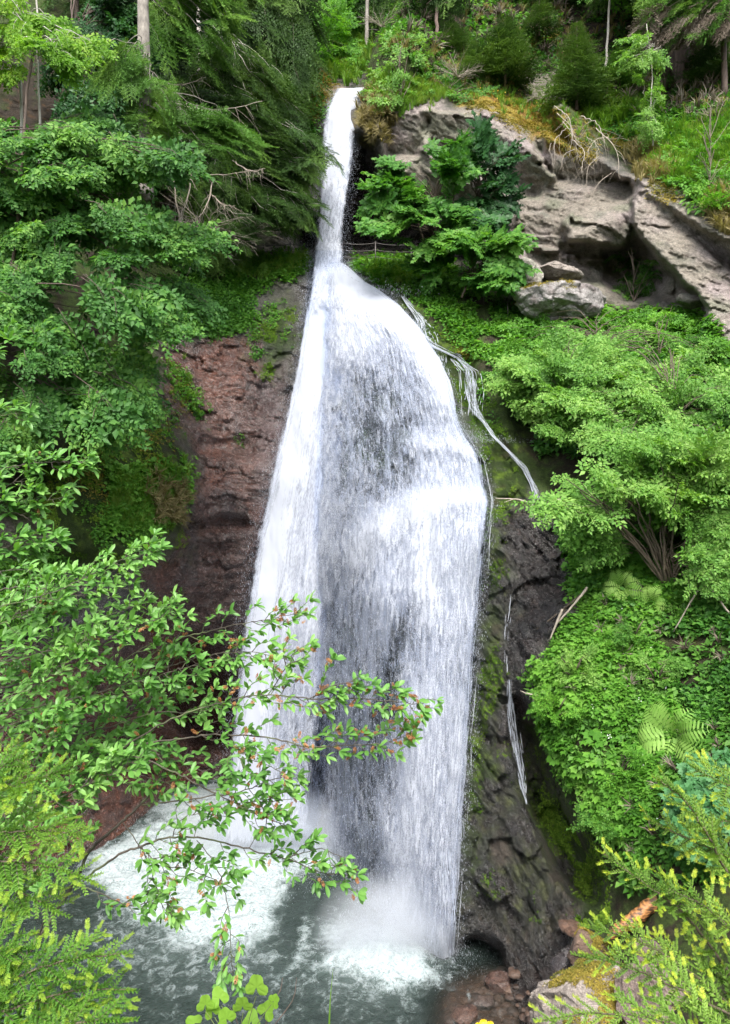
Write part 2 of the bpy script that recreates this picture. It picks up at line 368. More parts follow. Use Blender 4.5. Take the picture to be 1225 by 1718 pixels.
for pl in FACETS:
    a = np.array(pl, float); A_ = np.c_[a[:, :2] - a[:, :2].mean(0), np.ones(len(a))]; cf = np.linalg.lstsq(A_, a[:, 2], rcond=None)[0]; XX, YY = np.meshgrid(RX, RY)
    pln = (XX - a[:, 0].mean()) * cf[0] + (YY - a[:, 1].mean()) * cf[1] + cf[2]; mk_ = np.clip(poly_mask(a[:, :2], 2.5) * 1.15, 0, 1); Dr = Dr * (1 - mk_) + pln * mk_
HOLE = poly_mask([(1014,416),(1044,416),(1062,400),(1080,405),(1104,434),(1128,456),(1145,478),(1166,494),(1186,522),(1180,545),(1120,505),(1050,500),(1010,470)], 4); Dr = Dr + 1.2 * HOLE
BED = np.where(RY[:, None] > CY + 120, (CAMZ + .9) * F / np.maximum(RY[:, None] - CY, 1), 1e9) * np.ones_like(Dr)
shallow = poly_mask([(740,1640),(860,1600),(920,1660),(930,1900),(700,1900),(720,1718)], 14)
BED2 = np.where(RY[:, None] > CY + 120, (CAMZ + .9 - .8 * shallow) * F / np.maximum(RY[:, None] - CY, 1), 1e9)
Dr = np.minimum(Dr, BED2)
Dsm = gblur(Dr, 2.2)
# material masks in the photograph's layout: real patches of the ground, except the shade painted in the cave
MK = {
 'red': poly_mask([(270,575),(470,560),(500,600),(470,800),(430,1000),(390,1200),(400,1400),(100,1460),(-100,1450),(-100,1080),(100,1090),(235,1040),(240,930),(290,880),(330,800),(270,700)], 14),
 'under': poly_mask([(560,470),(640,480),(760,600),(820,760),(820,1000),(790,1400),(765,1600),(620,1550),(520,1400),(540,1000),(540,700)], 20),
 'wet_and_shade': poly_mask([(590,225),(622,238),(650,320),(700,385),(800,412),(850,430),(820,446),(720,436),(590,436),(500,430),(505,370),(560,330)], 6) + poly_mask([(820,860),(860,790),(960,880),(975,980),(900,1140),(960,1400),(1010,1560),(900,1718),(780,1640),(760,1590),(800,1300),(815,1000)], 10),  # first polygon paints shade on the cave wall and undercut; second is wet rib
 'veg': np.clip(poly_mask([(-600,-700),(560,-700),(560,120),(545,200),(530,320),(500,350),(430,372),(400,400),(395,440),(520,428),(512,455),(430,490),(400,560),(270,560),(262,700),(320,790),(290,890),(190,960),(-600,1000)], 8)
   + poly_mask([(585,438),(700,430),(850,450),(870,520),(1020,500),(1180,540),(1225,600),(1830,600),(1830,2000),(960,2000),(940,1700),(1010,1560),(1020,1490),(880,1230),(910,1130),(975,1000),(975,900),(870,790),(800,640),(690,530)], 10)
   + poly_mask([(612,-700),(1830,-700),(1830,420),(1225,385),(1150,345),(1070,295),(1010,250),(985,270),(900,215),(800,168),(690,165),(615,225),(600,200)], 6), 0, 1),
 'soil': np.clip(poly_mask([(640,-700),(1830,-700),(1830,200),(1225,190),(1080,180),(960,150),(900,110),(760,120),(650,60)], 30) + poly_mask([(-600,60),(180,60),(200,330),(-600,420)], 30)
   + poly_mask([(1120,1040),(1170,1060),(1180,1200),(1225,1240),(1225,1300),(1150,1250),(1110,1130)], 14) + .8 * poly_mask([(285,180),(500,200),(500,350),(400,380),(300,460)], 20), 0, 1),
 'gold': np.clip(poly_mask([(775,150),(860,158),(930,180),(975,235),(1000,262),(960,262),(900,225),(830,190),(770,172)], 5) + poly_mask([(885,60),(950,62),(945,84),(890,84)], 5)
   + poly_mask([(965,170),(1060,190),(1070,240),(1000,225)], 9) + poly_mask([(490,120),(560,115),(550,175),(510,190)], 10) + .7 * poly_mask([(600,170),(640,190),(630,240),(600,230)], 8) + .5*poly_mask([(745,540),(790,560),(780,600)],8), 0, 1),
 'moss': np.clip(poly_mask([(420,560),(480,480),(500,540),(490,620),(440,640)], 12) + poly_mask([(660,490),(760,560),(880,740),(900,840),(820,860),(800,740),(750,640),(700,570)], 9)
   + .72 * poly_mask([(815,820),(850,830),(850,1100),(820,1300),(790,1500),(760,1560),(790,1250),(812,1000)], 10) + poly_mask([(900,1320),(940,1370),(1010,1440),(1020,1560),(975,1570),(960,1450),(900,1380)], 7)
   + .42 * poly_mask([(830,1250),(960,1250),(960,1500),(900,1600),(800,1500)], 20) + .8 * poly_mask([(110,720),(310,720),(310,930),(150,960),(60,850)], 16), 0, 1),
 'grey': np.clip(poly_mask([(600,200),(700,160),(800,180),(900,225),(1000,270),(1060,290),(1100,280),(1225,370),(1500,420),(1500,620),(1180,600),(1150,520),(1000,500),(840,440),(700,330),(600,260)], 8)
   + poly_mask([(880,80),(950,80),(940,180),(960,190),(1010,260),(960,240),(900,190),(885,150)], 6) + poly_mask([(530,130),(590,140),(560,175),(530,165)], 5) + poly_mask([(400,372),(505,385),(505,440),(400,440)], 5)
   + .8 * poly_mask([(-60,860),(60,870),(120,890),(80,930),(-60,920)], 7), 0, 1),
}
# dense mesh in the frame, coarser outside
def lines(a, b, lo, hi, fine, coarse):
    return np.unique(np.concatenate([np.arange(a, lo, coarse), np.arange(lo, hi, fine), np.arange(hi, b + coarse, coarse)]))
gx = lines(-590, 1815, -45, 1270, 2.6, 12.); gy = lines(-690, 1990, -45, 1760, 2.6, 12.)
PX, PY = np.meshgrid(gx, gy); nX, nY = len(gx), len(gy); fxp, fyp = PX.ravel(), PY.ravel()
D0 = bil(Dr, fxp, fyp)
P0 = px(fxp, fyp, D0)
# warped mask look-ups give ragged natural borders
wp = np.stack([P0[:, 0], P0[:, 1], P0[:, 2]], -1)
wx = fbm(wp * 1.3, 4, 3, .6) * 34; wy = fbm(wp * 1.3 + 50, 4, 9, .6) * 34
M = {k: bil(v, fxp + wx, fyp + wy) for k, v in MK.items()}
M['veg'] = bil(MK['veg'], fxp + wx * .6, fyp + wy * .6)
def rot(p, ax, ay):   # rotate in the x-z plane by ax degrees, then scale
    a = math.radians(ax); return np.stack([p[:, 0] * math.cos(a) - p[:, 2] * math.sin(a), p[:, 1], p[:, 0] * math.sin(a) + p[:, 2] * math.cos(a)], -1)
warp = np.stack([fbm(wp * .9, 3, 21), fbm(wp * .9 + 9, 3, 22), fbm(wp * .9 + 19, 3, 23)], -1)
lf = fbm(wp * .45, 4, 1); mf = fbm(wp * 2.2 + warp, 4, 2)
ql = (wp + warp * .35) * np.array([.9, 1.2, 3.2]); cre = fbm(ql, 4, 31, .55, ridged=True)                       # level creases, red cliff
qr = rot(wp + warp * .3, 52, 0) * np.array([1.0, 1.2, 4.0]); cre2 = fbm(qr, 4, 41, .55, ridged=True)             # steep creases, dark rib
qg = rot(wp + warp * .25, 32, 0) * np.array([.7, 1., 2.6]); cg, eg = cells(qg * .55, 51); cg2, eg2 = cells(qg * 2.3 + 7, 61)
cg3, _e = cells(qg * 6 + 3, 66)
cu, eu = cells((wp + warp * .4) * np.array([1.1, 1.1, 1.9]), 71)
rock = 1 - M['veg'] * .75
d = lf * .35 + mf * .08
d = d + (M['red'] * (cre * .07 + cu * .15)) * rock
d = d + (M['wet_and_shade'] * (cre2 * .16 + cu * .25)) * rock
M['grey'] = np.clip(M['grey'] - M['wet_and_shade'], 0, 1); M['wet_and_shade'] = np.clip(M['wet_and_shade'], 0, 1)
d = d + M['grey'] * (cg * .26 + cg2 * .10 + cg3 * .035 + .03 * mf) * (1 - M['veg'] * .6)
qs = rot(wp + warp * .15, 32, 0) * np.array([.8, 1.5, 11.0]); st = np.abs(vnoise(qs, 111)) ** .6; st2 = np.abs(vnoise(qs * 2.1 + 5, 112)) ** .6
d = d + M['grey'] * (.04 * st + .018 * st2) * (1 - M['veg'] * .6)
qf = (wp + warp * .2) * np.array([1.6, 1.6, 7.0]); crf = np.abs(vnoise(qf, 121)) ** .55; crf2 = np.abs(vnoise(qf * np.array([2.3, 2, 2.0]) + 3, 122)) ** .6
d = d + M['red'] * rock * (.09 * crf + .05 * crf2)
qh = rot(wp + warp * .2, 58, 0) * np.array([1.6, 1.5, 7.5]); chf = np.abs(vnoise(qh, 131)) ** .55; chf2 = np.abs(vnoise(qh * 2.2 + 3, 132)) ** .6
d = d + M['wet_and_shade'] * rock * (.16 * chf + .06 * chf2)
oth = np.clip(1 - M['red'] - M['wet_and_shade'] - M['grey'], 0, 1)
d = d + oth * rock * (cu * .16 + cre2 * .08)
d = d + M['veg'] * fbm(wp * 1.4, 3, 81) * .18
fine_mask = bil(gblur(((BED2 - Dr) < .02).astype(float), 2), fxp, fyp)
d = d * (1 - fine_mask * .85)
P1 = px(fxp, fyp, D0 - d)
P1 = P1.reshape(nY, nX, 3)
du = np.gradient(P1, axis=1); dv = np.gradient(P1, axis=0)
NRM = unit(np.cross(du, dv)); NRM[NRM[..., 1] > 0] *= -1
def gi(x, y):
    i = np.clip(np.searchsorted(gx, x), 0, nX - 1); j = np.clip(np.searchsorted(gy, y), 0, nY - 1); return j, i
def surf(x, y):
    j, i = gi(np.asarray(x, float), np.asarray(y, float)); return P1[j, i].copy(), NRM[j, i].copy()
# albedo
def lerp(a, b, t): return a + (np.asarray(b) - a) * t[:, None]
n1 = fbm(wp * 1.7, 5, 91, .6) * .5 + .5; n2 = fbm(wp * 4.5, 4, 92, .6) * .5 + .5; n3 = fbm(wp * .6, 3, 93) * .5 + .5
C = np.tile(np.array([.085, .075, .065]), (len(fxp), 1))
C = lerp(C, [.13, .12, .10], sstep(.4, .7, n1))
g = np.tile(np.array([.31, .275, .225]), (len(fxp), 1)); g = lerp(g, [.36, .305, .285], sstep(.35, .65, n3)); g = lerp(g, [.22, .21, .17], sstep(.5, .75, n1)); g = lerp(g, [.20, .15, .13], .7 * sstep(.62, .8, n2))
g = lerp(g, [.22, .23, .16], .7*sstep(.55, .7, fbm(wp * .8 + 40, 4, 94) * .5 + .5))
C = C + (g - C) * M['grey'][:, None]
r = np.tile(np.array([.115, .056, .042]), (len(fxp), 1)); r = lerp(r, [.25, .09, .05], sstep(.45, .7, n3) * sstep(.3, .6, n1)); r = lerp(r, [.14, .085, .072], sstep(.55, .8, n1) * .6)
stk = fbm(wp * np.array([2.2, 1.5, .35]), 4, 97, .6) * .5 + .5; r = lerp(r, [.06, .036, .032], .7 * sstep(.54, .7, stk)); r = lerp(r, [.22, .15, .14], .3 * sstep(.6, .75, fbm(wp * np.array([3.5, 2, .5]) + 8, 4, 98, .6) * .5 + .5))
redder = bil(poly_mask([(-100,1080),(150,1090),(300,1200),(330,1400),(100,1450),(-100,1450)], 30) + .7 * poly_mask([(340,600),(400,610),(410,760),(350,740)], 18), fxp, fyp)
r = lerp(r, [.25, .092, .052], np.clip(redder, 0, 1) * sstep(.3, .6, n1) * .9)
lilac = bil(poly_mask([(440,520),(500,480),(500,620),(450,900),(400,1050),(380,1040),(430,800),(440,640)], 16), fxp + wx, fyp + wy)
r = lerp(r, [.15, .10, .10], np.clip(lilac, 0, 1) * .9)
C = C + (r - C) * M['red'][:, None]
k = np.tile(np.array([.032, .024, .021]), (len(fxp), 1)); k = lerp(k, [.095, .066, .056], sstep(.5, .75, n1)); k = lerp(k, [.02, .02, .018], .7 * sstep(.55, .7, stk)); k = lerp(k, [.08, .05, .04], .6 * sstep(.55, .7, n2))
C = C + (k - C) * M['wet_and_shade'][:, None]
v = np.tile(np.array([.055, .085, .02]), (len(fxp), 1)); v = lerp(v, [.04, .03, .02], sstep(.45, .65, n1)); v = lerp(v, [.08, .13, .025], sstep(.6, .8, n2))
s_ = np.tile(np.array([.036, .027, .018]), (len(fxp), 1)); s_ = lerp(s_, [.045, .06, .018], sstep(.45, .7, n1)); s_ = lerp(s_, [.10, .055, .025], .6 * sstep(.6, .75, n2))
v = v + (s_ - v) * M['soil'][:, None]
C = C + (v - C) * (M['veg'] * (1 - .75 * bil(MK['grey'], fxp + wx * .5, fyp + wy * .5) * sstep(.4, .55, n1)))[:, None]
u_ = np.tile(np.array([.035, .042, .030]), (len(fxp), 1)); u_ = lerp(u_, [.06, .085, .03], sstep(.5, .7, n1)); C = C + (u_ - C) * np.clip(M['under'], 0, 1)[:, None]
mo = np.tile(np.array([.035, .06, .012]), (len(fxp), 1)); mo = lerp(mo, [.10, .16, .02], sstep(.5, .72, n2)); mo = lerp(mo, [.05, .04, .02], .7 * sstep(.6, .75, n1))
mm = M['moss'] * sstep(.32, .58, n1 * .6 + n2 * .4 + .12 * (M['moss'] > .6))
C = C + (mo - C) * mm[:, None]
go = np.tile(np.array([.30, .22, .035]), (len(fxp), 1)); go = lerp(go, [.22, .12, .03], sstep(.5, .7, n1)); go = lerp(go, [.15, .19, .03], sstep(.55, .75, n2))
gm = M['gold'] * sstep(.25, .45, n1 * .5 + n2 * .5)
C = C + (go - C) * gm[:, None]
# stream bed colours: pale green-grey in the pool, rusty stones in the shallows
bedm = fine_mask; bc = np.tile(np.array([.06, .085, .075]), (len(fxp), 1)); bc = lerp(bc, [.16, .09, .055], bil(shallow, fxp, fyp)); bc = lerp(bc, [.09, .06, .045], sstep(.5, .7, n2) * bil(shallow, fxp, fyp))
C = C + (bc - C) * bedm[:, None]
dry = np.clip(M['grey'] + M['veg'] + gm + mm, 0, 1) * (1 - .6 * M['red'] * (1 - M['veg']))
fuzz = np.clip(mm + gm + M['veg'] * .6, 0, 1)
m, nt, out, N, Lk = new_mat('gorge_rock')
ac = N('Attribute', attribute_name='alb'); ad = N('Attribute', attribute_name='dry'); af = N('Attribute', attribute_name='fuzz'); geo = N('NewGeometry')
na = N('TexNoise', Scale=9.0, Detail=8.0, Roughness=.65, Distortion=.4); Lk(geo.outputs['Position'], na.inputs['Vector'])
nb = N('TexNoise', Scale=45.0, Detail=5.0, Roughness=.7); Lk(geo.outputs['Position'], nb.inputs['Vector'])
mpz = N('Mapping'); mpz.inputs['Scale'].default_value = (2.2, 2.2, 9); mpz.inputs['Rotation'].default_value = (0, math.radians(25), 0); Lk(geo.outputs['Position'], mpz.inputs[0])
nz = N('TexNoise', Scale=2.2, Detail=7.0, Roughness=.7, Distortion=1.2); Lk(mpz.outputs[0], nz.inputs['Vector'])
mul = mth(N, Lk, 'MULTIPLY', mapr(N, Lk, na.outputs['Fac'], .3, .7, .55, 1.45), mapr(N, Lk, nb.outputs['Fac'], .3, .7, .6, 1.4))
cm = N('VectorMath', operation='SCALE'); Lk(ac.outputs['Color'], cm.inputs[0]); Lk(mul, cm.inputs['Scale'])
crack = mapr(N, Lk, mth(N, Lk, 'ABSOLUTE', mth(N, Lk, 'SUBTRACT', nz.outputs['Fac'], .5)), 0, .025, .5, 1)
cm2 = N('VectorMath', operation='SCALE'); Lk(cm.outputs[0], cm2.inputs[0]); Lk(crack, cm2.inputs['Scale'])
p = N('BsdfPrincipled'); Lk(cm2.outputs[0], p.inputs['Base Color'])
rg = mapr(N, Lk, ad.outputs['Fac'], 0, 1, .2, .9); rg2 = mth(N, Lk, 'ADD', rg, mapr(N, Lk, na.outputs['Fac'], .3, .7, -.1, .15), True); Lk(rg2, p.inputs['Roughness'])
Lk(mapr(N, Lk, ad.outputs['Fac'], 0, 1, 1.0, .25), p.inputs['Specular IOR Level'])
nw = N('TexNoise', Scale=7.0, Detail=6.0, Roughness=.6, Distortion=1.0); Lk(mpz.outputs[0], nw.inputs['Vector'])
rdg = mth(N, Lk, 'ADD', mth(N, Lk, 'POWER', mth(N, Lk, 'ABSOLUTE', mth(N, Lk, 'SUBTRACT', nz.outputs['Fac'], .5)), .7), mth(N, Lk, 'MULTIPLY', mth(N, Lk, 'POWER', mth(N, Lk, 'ABSOLUTE', mth(N, Lk, 'SUBTRACT', nw.outputs['Fac'], .5)), .7), .45))
b1 = N('Bump', Distance=.45); Lk(mapr(N, Lk, ad.outputs['Fac'], 0, 1, 1.0, .6), b1.inputs['Strength']); Lk(rdg, b1.inputs['Height'])
b2 = N('Bump', Distance=.09); b2.inputs['Strength'].default_value = .8; Lk(na.outputs['Fac'], b2.inputs['Height']); Lk(b1.outputs[0], b2.inputs['Normal'])
b3 = N('Bump', Distance=.05); Lk(mapr(N, Lk, af.outputs['Fac'], 0, 1, .25, 1.0), b3.inputs['Strength']); Lk(nb.outputs['Fac'], b3.inputs['Height']); Lk(b2.outputs[0], b3.inputs['Normal'])
Lk(mapr(N, Lk, ad.outputs['Fac'], .1, .7, 1.0, 0), p.inputs['Coat Weight']); p.inputs['Coat Roughness'].default_value = .2; p.inputs['Coat IOR'].default_value = 1.5; Lk(b2.outputs[0], p.inputs['Coat Normal'])
Lk(b3.outputs[0], p.inputs['Normal']); Lk(p.outputs[0], out.inputs[0]); rock_mat = m
# split the sheet into the gorge's own pieces along real boundaries
I = (np.arange(nY - 1)[:, None] * nX + np.arange(nX - 1)[None]); QF = np.stack([I, I + nX, I + nX + 1, I + 1], -1)
def piece(name, selmask):
    q = QF[selmask]; u, inv = np.unique(q, return_inverse=True)
    o = mesh(name, P1.reshape(-1, 3)[u], inv.reshape(-1, 4), rock_mat, None, {'alb': C[u], 'dry': dry[u], 'fuzz': fuzz[u]}, smooth=(name != 'cliff'))
    return tag(o, kind='structure')
fm = fine_mask.reshape(nY, nX)[:-1, :-1] > .5; qx, qy = PX[:-1, :-1], PY[:-1, :-1]
bedsel = fm & (qy > 1300)
vg = (M['veg'].reshape(nY, nX)[:-1, :-1] > .5) & ~bedsel
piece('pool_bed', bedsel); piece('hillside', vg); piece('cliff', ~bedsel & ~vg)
# bank under the viewer and the land behind
bx = np.concatenate([np.linspace(-400, -14, 14), np.arange(-12, 12.1, .4), np.linspace(14, 400, 14)]); by = np.concatenate([np.linspace(-400, -12, 12), np.arange(-10, 11, .4), [11.2, 12]])
BXm, BYm = np.meshgrid(bx, by)
bz = np.where(BYm < .3, 8.3 + np.clip(-BYm, 0, 60) * .35, 8.3 - (BYm - .3) * 1.02)
bz = bz + fbm(np.stack([BXm.ravel(), BYm.ravel(), 0 * BXm.ravel()], -1) * .7, 4, 5).reshape(bz.shape) * .22
bz = np.maximum(bz, -1.6)
m, nt, out, N, Lk = new_mat('bank_soil'); geo = N('NewGeometry'); na = N('TexNoise', Scale=3.0, Detail=8.0); Lk(geo.outputs['Position'], na.inputs['Vector'])
c = mixc(N, Lk, mapr(N, Lk, na.outputs['Fac'], .4, .6), (.035, .027, .018), (.05, .08, .02)); p = N('BsdfPrincipled', Roughness=.9); Lk(c, p.inputs['Base Color'])
b = N('Bump', Strength=.6, Distance=.08); Lk(na.outputs['Fac'], b.inputs['Height']); Lk(b.outputs[0], p.inputs['Normal']); Lk(p.outputs[0], out.inputs[0])
Ib = (np.arange(len(by) - 1)[:, None] * len(bx) + np.arange(len(bx) - 1)[None])
tag(mesh('ground', np.stack([BXm, BYm, bz], -1).reshape(-1, 3), np.stack([Ib, Ib + 1, Ib + len(bx) + 1, Ib + len(bx)], -1).reshape(-1, 4), m, smooth=True), kind='structure')
print('terrain', round(time.time() - T0, 1))
# ------------------------------------------------------------------ the water
def water_mat(name, su, sv, seed, coarse=.55, fine=.5, soft=.16):
    """white water: torn into streaks along its own flow (uv in metres), thinner where attribute dens is low"""
    m, nt, out, N, Lk = new_mat(name)
    uv = N('UVMap', uv_map='uv'); at = N('Attribute', attribute_name='dens')
    def ns(a, b, det, off, dist=.7):
        mp = N('Mapping'); mp.inputs['Scale'].default_value = (a, b, 1); mp.inputs['Location'].default_value = (off, off * .7, seed * 3.1); Lk(uv.outputs[0], mp.inputs[0])
        n = N('TexNoise', Scale=1.0, Detail=det, Roughness=.6, Distortion=dist); Lk(mp.outputs[0], n.inputs['Vector']); return n.outputs['Fac']
    a = ns(su, sv, 4.0, seed * 7.3); b = ns(su * 6, sv * 12, 2.0, seed * 3.7, .6); c = ns(.5, .35, 2.0, seed)
    v = mth(N, Lk, 'ADD', at.outputs['Fac'], mth(N, Lk, 'MULTIPLY', mth(N, Lk, 'SUBTRACT', a, .5), coarse * 3))
    v = mth(N, Lk, 'ADD', v, mth(N, Lk, 'MULTIPLY', mth(N, Lk, 'SUBTRACT', b, .5), fine * 3))
    v = mth(N, Lk, 'ADD', v, mth(N, Lk, 'MULTIPLY', mth(N, Lk, 'SUBTRACT', c, .5), .5))
    al = mapr(N, Lk, v, .5 - soft, .5 + soft)
    d = N('BsdfDiffuse'); d.inputs[0].default_value = (.52, .545, .60, 1)
    t = N('BsdfTranslucent'); t.inputs[0].default_value = (.56, .60, .68, 1)
    m1 = N('MixShader'); m1.inputs[0].default_value = .42; Lk(d.outputs[0], m1.inputs[1]); Lk(t.outputs[0], m1.inputs[2])
    tr = N('BsdfTransparent'); tr.inputs[0].default_value = (.97, .98, 1, 1)
    m2 = N('MixShader'); Lk(al, m2.inputs[0]); Lk(tr.outputs[0], m2.inputs[1]); Lk(m1.outputs[0], m2.inputs[2]); Lk(m2.outputs[0], out.inputs[0])
    m.use_backface_culling = False
    return m
wm1 = water_mat('falling_water', 7, .6, 1, .45, .28, .3); wm2 = water_mat('falling_water_fine', 10, 2.2, 2, .5, .42, .26); wm5 = water_mat('broken_water', 6, 1.7, 6, .5, .36, .26); wm3 = water_mat('falling_water_sheet', 3.5, .35, 3, .6, .2, .34); wm4 = water_mat('thin_water', 34, 2.2, 4, .8, .7, .12)
def dens_map(items, base):
    Dn = np.full((len(RY), len(RX)), base, float)
    for kind, pts, wd, v in items:
        mk = line_mask(pts, wd) if kind == 'l' else poly_mask(pts, wd)
        Dn += v * mk
    return Dn
def resample(P, n):
    P = np.asarray(P, float); s = np.concatenate([[0], np.cumsum(np.hypot(*(P[1:, :2] - P[:-1, :2]).T))])
    t = np.linspace(0, s[-1], n); return np.stack([np.interp(t, s, P[:, k]) for k in range(P.shape[1])], -1)
def smooth1(A, k, ax=0):
    for _ in range(k):
        B = A.copy(); sl = [slice(None)] * A.ndim; a = sl[:]; b = sl[:]; c = sl[:]
        a[ax] = slice(0, -2); b[ax] = slice(1, -1); c[ax] = slice(2, None)
        B[tuple(b)] = (A[tuple(a)] + 2 * A[tuple(b)] + A[tuple(c)]) / 4; A = B
    return A
def sheet(name, flows, mat, off, densfn, parent=None, nu=70, nv=220, own=None, edge=.12, bulge=0., seed=0, wobble=.06, grow=0.):
    """water surface spanned by flow lines (photo px); distance follows the rock less `off`, or `own`(py)"""
    n = len(flows); Fm = np.stack([smooth1(resample(f, nv), 6) for f in flows])          # (n,nv,2)
    u = np.linspace(0, n - 1, nu); i = np.minimum(u.astype(int), n - 2); f = (u - i)[:, None, None]
    G_ = Fm[i] * (1 - f) + Fm[i + 1] * f; G_ = smooth1(G_, 3, 0)
    un = np.linspace(0, 1, nu)
    if grow: G_[..., 0] += (un[:, None] - .5) * grow
    X, Y = G_[..., 0], G_[..., 1]
    D = np.full(X.shape, 1e9)
    if own is not None:
        D = np.interp(Y, *zip(*own)) - bulge * np.sqrt(np.clip(1 - (2 * un[:, None] - 1) ** 2, 0, 1))
    if own is None or off is not None:
        D = np.minimum(D, bil(Dsm, X, Y) - (off or 0) - .25)
    wpos = px(X, Y, D).reshape(-1, 3)
    D = D - (fbm(wpos * np.array([2.5, 1, .8]) + seed * 5, 3, 200 + seed) * wobble * 2).reshape(X.shape)
    W = px(X, Y, D)
    L = np.concatenate([np.zeros((nu, 1)), np.cumsum(np.linalg.norm(np.diff(W, axis=1), axis=-1), 1)], 1).mean(0)
    wd = np.linalg.norm(W[-1] - W[0], axis=-1).mean()
    UV = np.stack(np.broadcast_arrays(un[:, None] * wd, L[None]), -1).reshape(-1, 2)
    vv = np.linspace(0, 1, nv)[None]; tt = vv.ravel() * 14; e = np.minimum(un, 1 - un)[:, None] - .045 * np.abs(fbm(np.stack([tt, 0 * tt + seed, 0 * tt], -1), 4, 41, .7))[None] * 1.6
    dn = densfn(X, Y, un[:, None], vv) - .9 * (1 - sstep(0, edge, e)) + 0 * X
    I = (np.arange(nu - 1)[:, None] * nv + np.arange(nv - 1)[None])
    return mesh(name, W.reshape(-1, 3), np.stack([I, I + 1, I + nv + 1, I + nv], -1).reshape(-1, 4), mat, parent, {'dens': dn.ravel()}, True, uv=UV), W, dn
FALL = bpy.data.objects.new('waterfall', None); col.objects.link(FALL); tag(FALL, kind='structure')
# upper jet: free fall from the lip in front of the hollow
jetL = [(565,148),(549,172),(541,200),(537,240),(535,300),(531,350),(525,400),(519,450),(513,500),(506,550)]
jetR = [(616,146),(607,172),(601,200),(597,240),(590,300),(584,350),(579,400),(581,450),(592,500),(610,550)]
jown = ((140, 34.2), (160, 33), (200, 32.3), (300, 31.4), (400, 30.0), (460, 28.3), (500, 26.9), (550, 26.0))
for k, (of, mt, gr, b) in enumerate(((0, wm1, 0, 1.0), (.35, wm2, 5, .85), (-.25, wm3, -6, 1.15))):
    sheet('jet', [jetL, [( (a[0]+c[0])/2, a[1]) for a, c in zip(jetL, jetR)], jetR], mt, None,
          lambda X, Y, u, v: b * .75 + .28 - .3 * sstep(.2, .6, v) - .75 * sstep(.86, 1., v), FALL, 36, 190, [(y, d - of) for y, d in jown], .24, .35, k, .05, gr)
# left column: falls clear of the rock down to the pool
fl = [[(524,420),(519,458),(509,520),(500,580),(488,650),(468,730),(447,820),(428,900),(413,990),(402,1060),(392,1150),(384,1240),(374,1330),(358,1415)],
      [(552,420),(548,455),(535,560),(520,700),(498,850),(480,1000),(465,1150),(455,1300),(440,1425)],
      [(578,420),(582,455),(596,560),(590,700),(580,850),(570,1000),(560,1150),(545,1300),(530,1430)]]
lown = ((410, 29.2), (440, 28.6), (480, 27.4), (600, 25.9), (800, 24.2), (1000, 23.0), (1200, 22.3), (1420, 21.8), (1440, 21.7))
LD = dens_map([('l', [(545,470),(530,560),(505,680),(475,800),(455,900),(440,1000),(425,1150),(410,1300),(400,1400)], 34, .62), ('l', [(560,480),(550,600)], 25, .4), ('l', [(545,700),(525,900),(520,1050)], 14, .2), ('p', [(460,1130),(540,1130),(540,1400),(470,1400)], 25, -.15), ('p', [(350,1330),(520,1330),(520,1430),(350,1430)], 14, .35)], .50)
for k, (of, mt, gr) in enumerate(((0, wm1, 0), (.3, wm2, 4), (.55, wm1, -10), (-.35, wm3, -4))):
    sheet('falling_column', fl, mt, -.05, lambda X, Y, u, v: bil(LD, X, Y) + (0, .02, -.1, .05)[k] - .9 * (1 - sstep(0, .15, v)) - .5 * (1 - sstep(.0, .3, u)) * (1 - sstep(.05, .3, v)) - .8 * sstep(.955, 1., v), FALL, 60, 260, [(y, d - of) for y, d in lown], .16, .25, 5 + k, .06, gr)
# the fan over the rock rib
ff = [[(550,440),(545,475),(530,600),(522,800),(512,1000),(505,1200),(500,1412)],
      [(560,440),(568,480),(592,600),(592,800),(584,1000),(578,1200),(572,1475)],
      [(568,440),(588,480),(635,600),(652,800),(645,950),(636,1200),(630,1560)],
      [(574,441),(606,480),(668,560),(698,700),(714,850),(712,1000),(704,1300),(694,1608)],
      [(579,443),(622,482),(698,560),(733,640),(763,760),(772,850),(768,1000),(758,1300),(738,1612)],
      [(580,452),(598,468),(630,482),(668,508),(706,550),(738,598),(757,640),(775,710),(812,770),(826,840),(815,950),(800,1100),(788,1250),(774,1450),(765,1604)]]
FD = dens_map([('l', [(600,490),(640,505),(690,545),(730,600)], 18, .3), ('l', [(585,465),(640,500),(690,560),(735,620),(755,660)], 24, .5), ('l', [(590,480),(600,560)], 40, .35), ('p', [(690,725),(800,740),(825,830),(815,900),(700,860),(640,880)], 16, .10),
   ('l', [(700,742),(770,745),(805,765)], 12, .2), ('l', [(715,840),(770,835),(822,832)], 14, .26), ('l', [(600,930),(620,890),(665,865),(720,845)], 22, .30), ('p', [(640,870),(820,850),(805,1050),(760,1060),(700,1010),(620,1010),(600,930)], 22, .14),
   ('l', [(715,850),(715,960),(720,1040)], 18, .2), ('l', [(720,1170),(700,1300),(680,1450),(670,1600)], 30, .3), ('l', [(770,1180),(755,1400),(740,1590)], 22, .1),
   ('p', [(580,620),(700,620),(720,760),(700,840),(600,850),(565,740)], 22, -.11), ('p', [(600,700),(700,740),(690,840),(610,850)], 16, -.07), ('l', [(680,1030),(655,1110),(645,1200)], 20, -.24), ('p', [(560,950),(640,950),(620,1200),(560,1200)], 18, -.04),
   ('p', [(520,1180),(660,1180),(640,1500),(570,1470),(510,1400)], 20, -.12), ('l', [(560,1230),(555,1400)], 12, .15), ('l', [(775,700),(812,760),(828,840)], 9, -.1), ('l', [(540,640),(540,1000)], 18, .2),
   ('p', [(520,1360),(600,1440),(560,1500),(490,1440)], 12, .4), ('p', [(640,1540),(770,1560),(770,1640),(620,1640)], 10, .35), ('l', [(620,620),(628,660),(622,720)], 9, -.1)], .36)
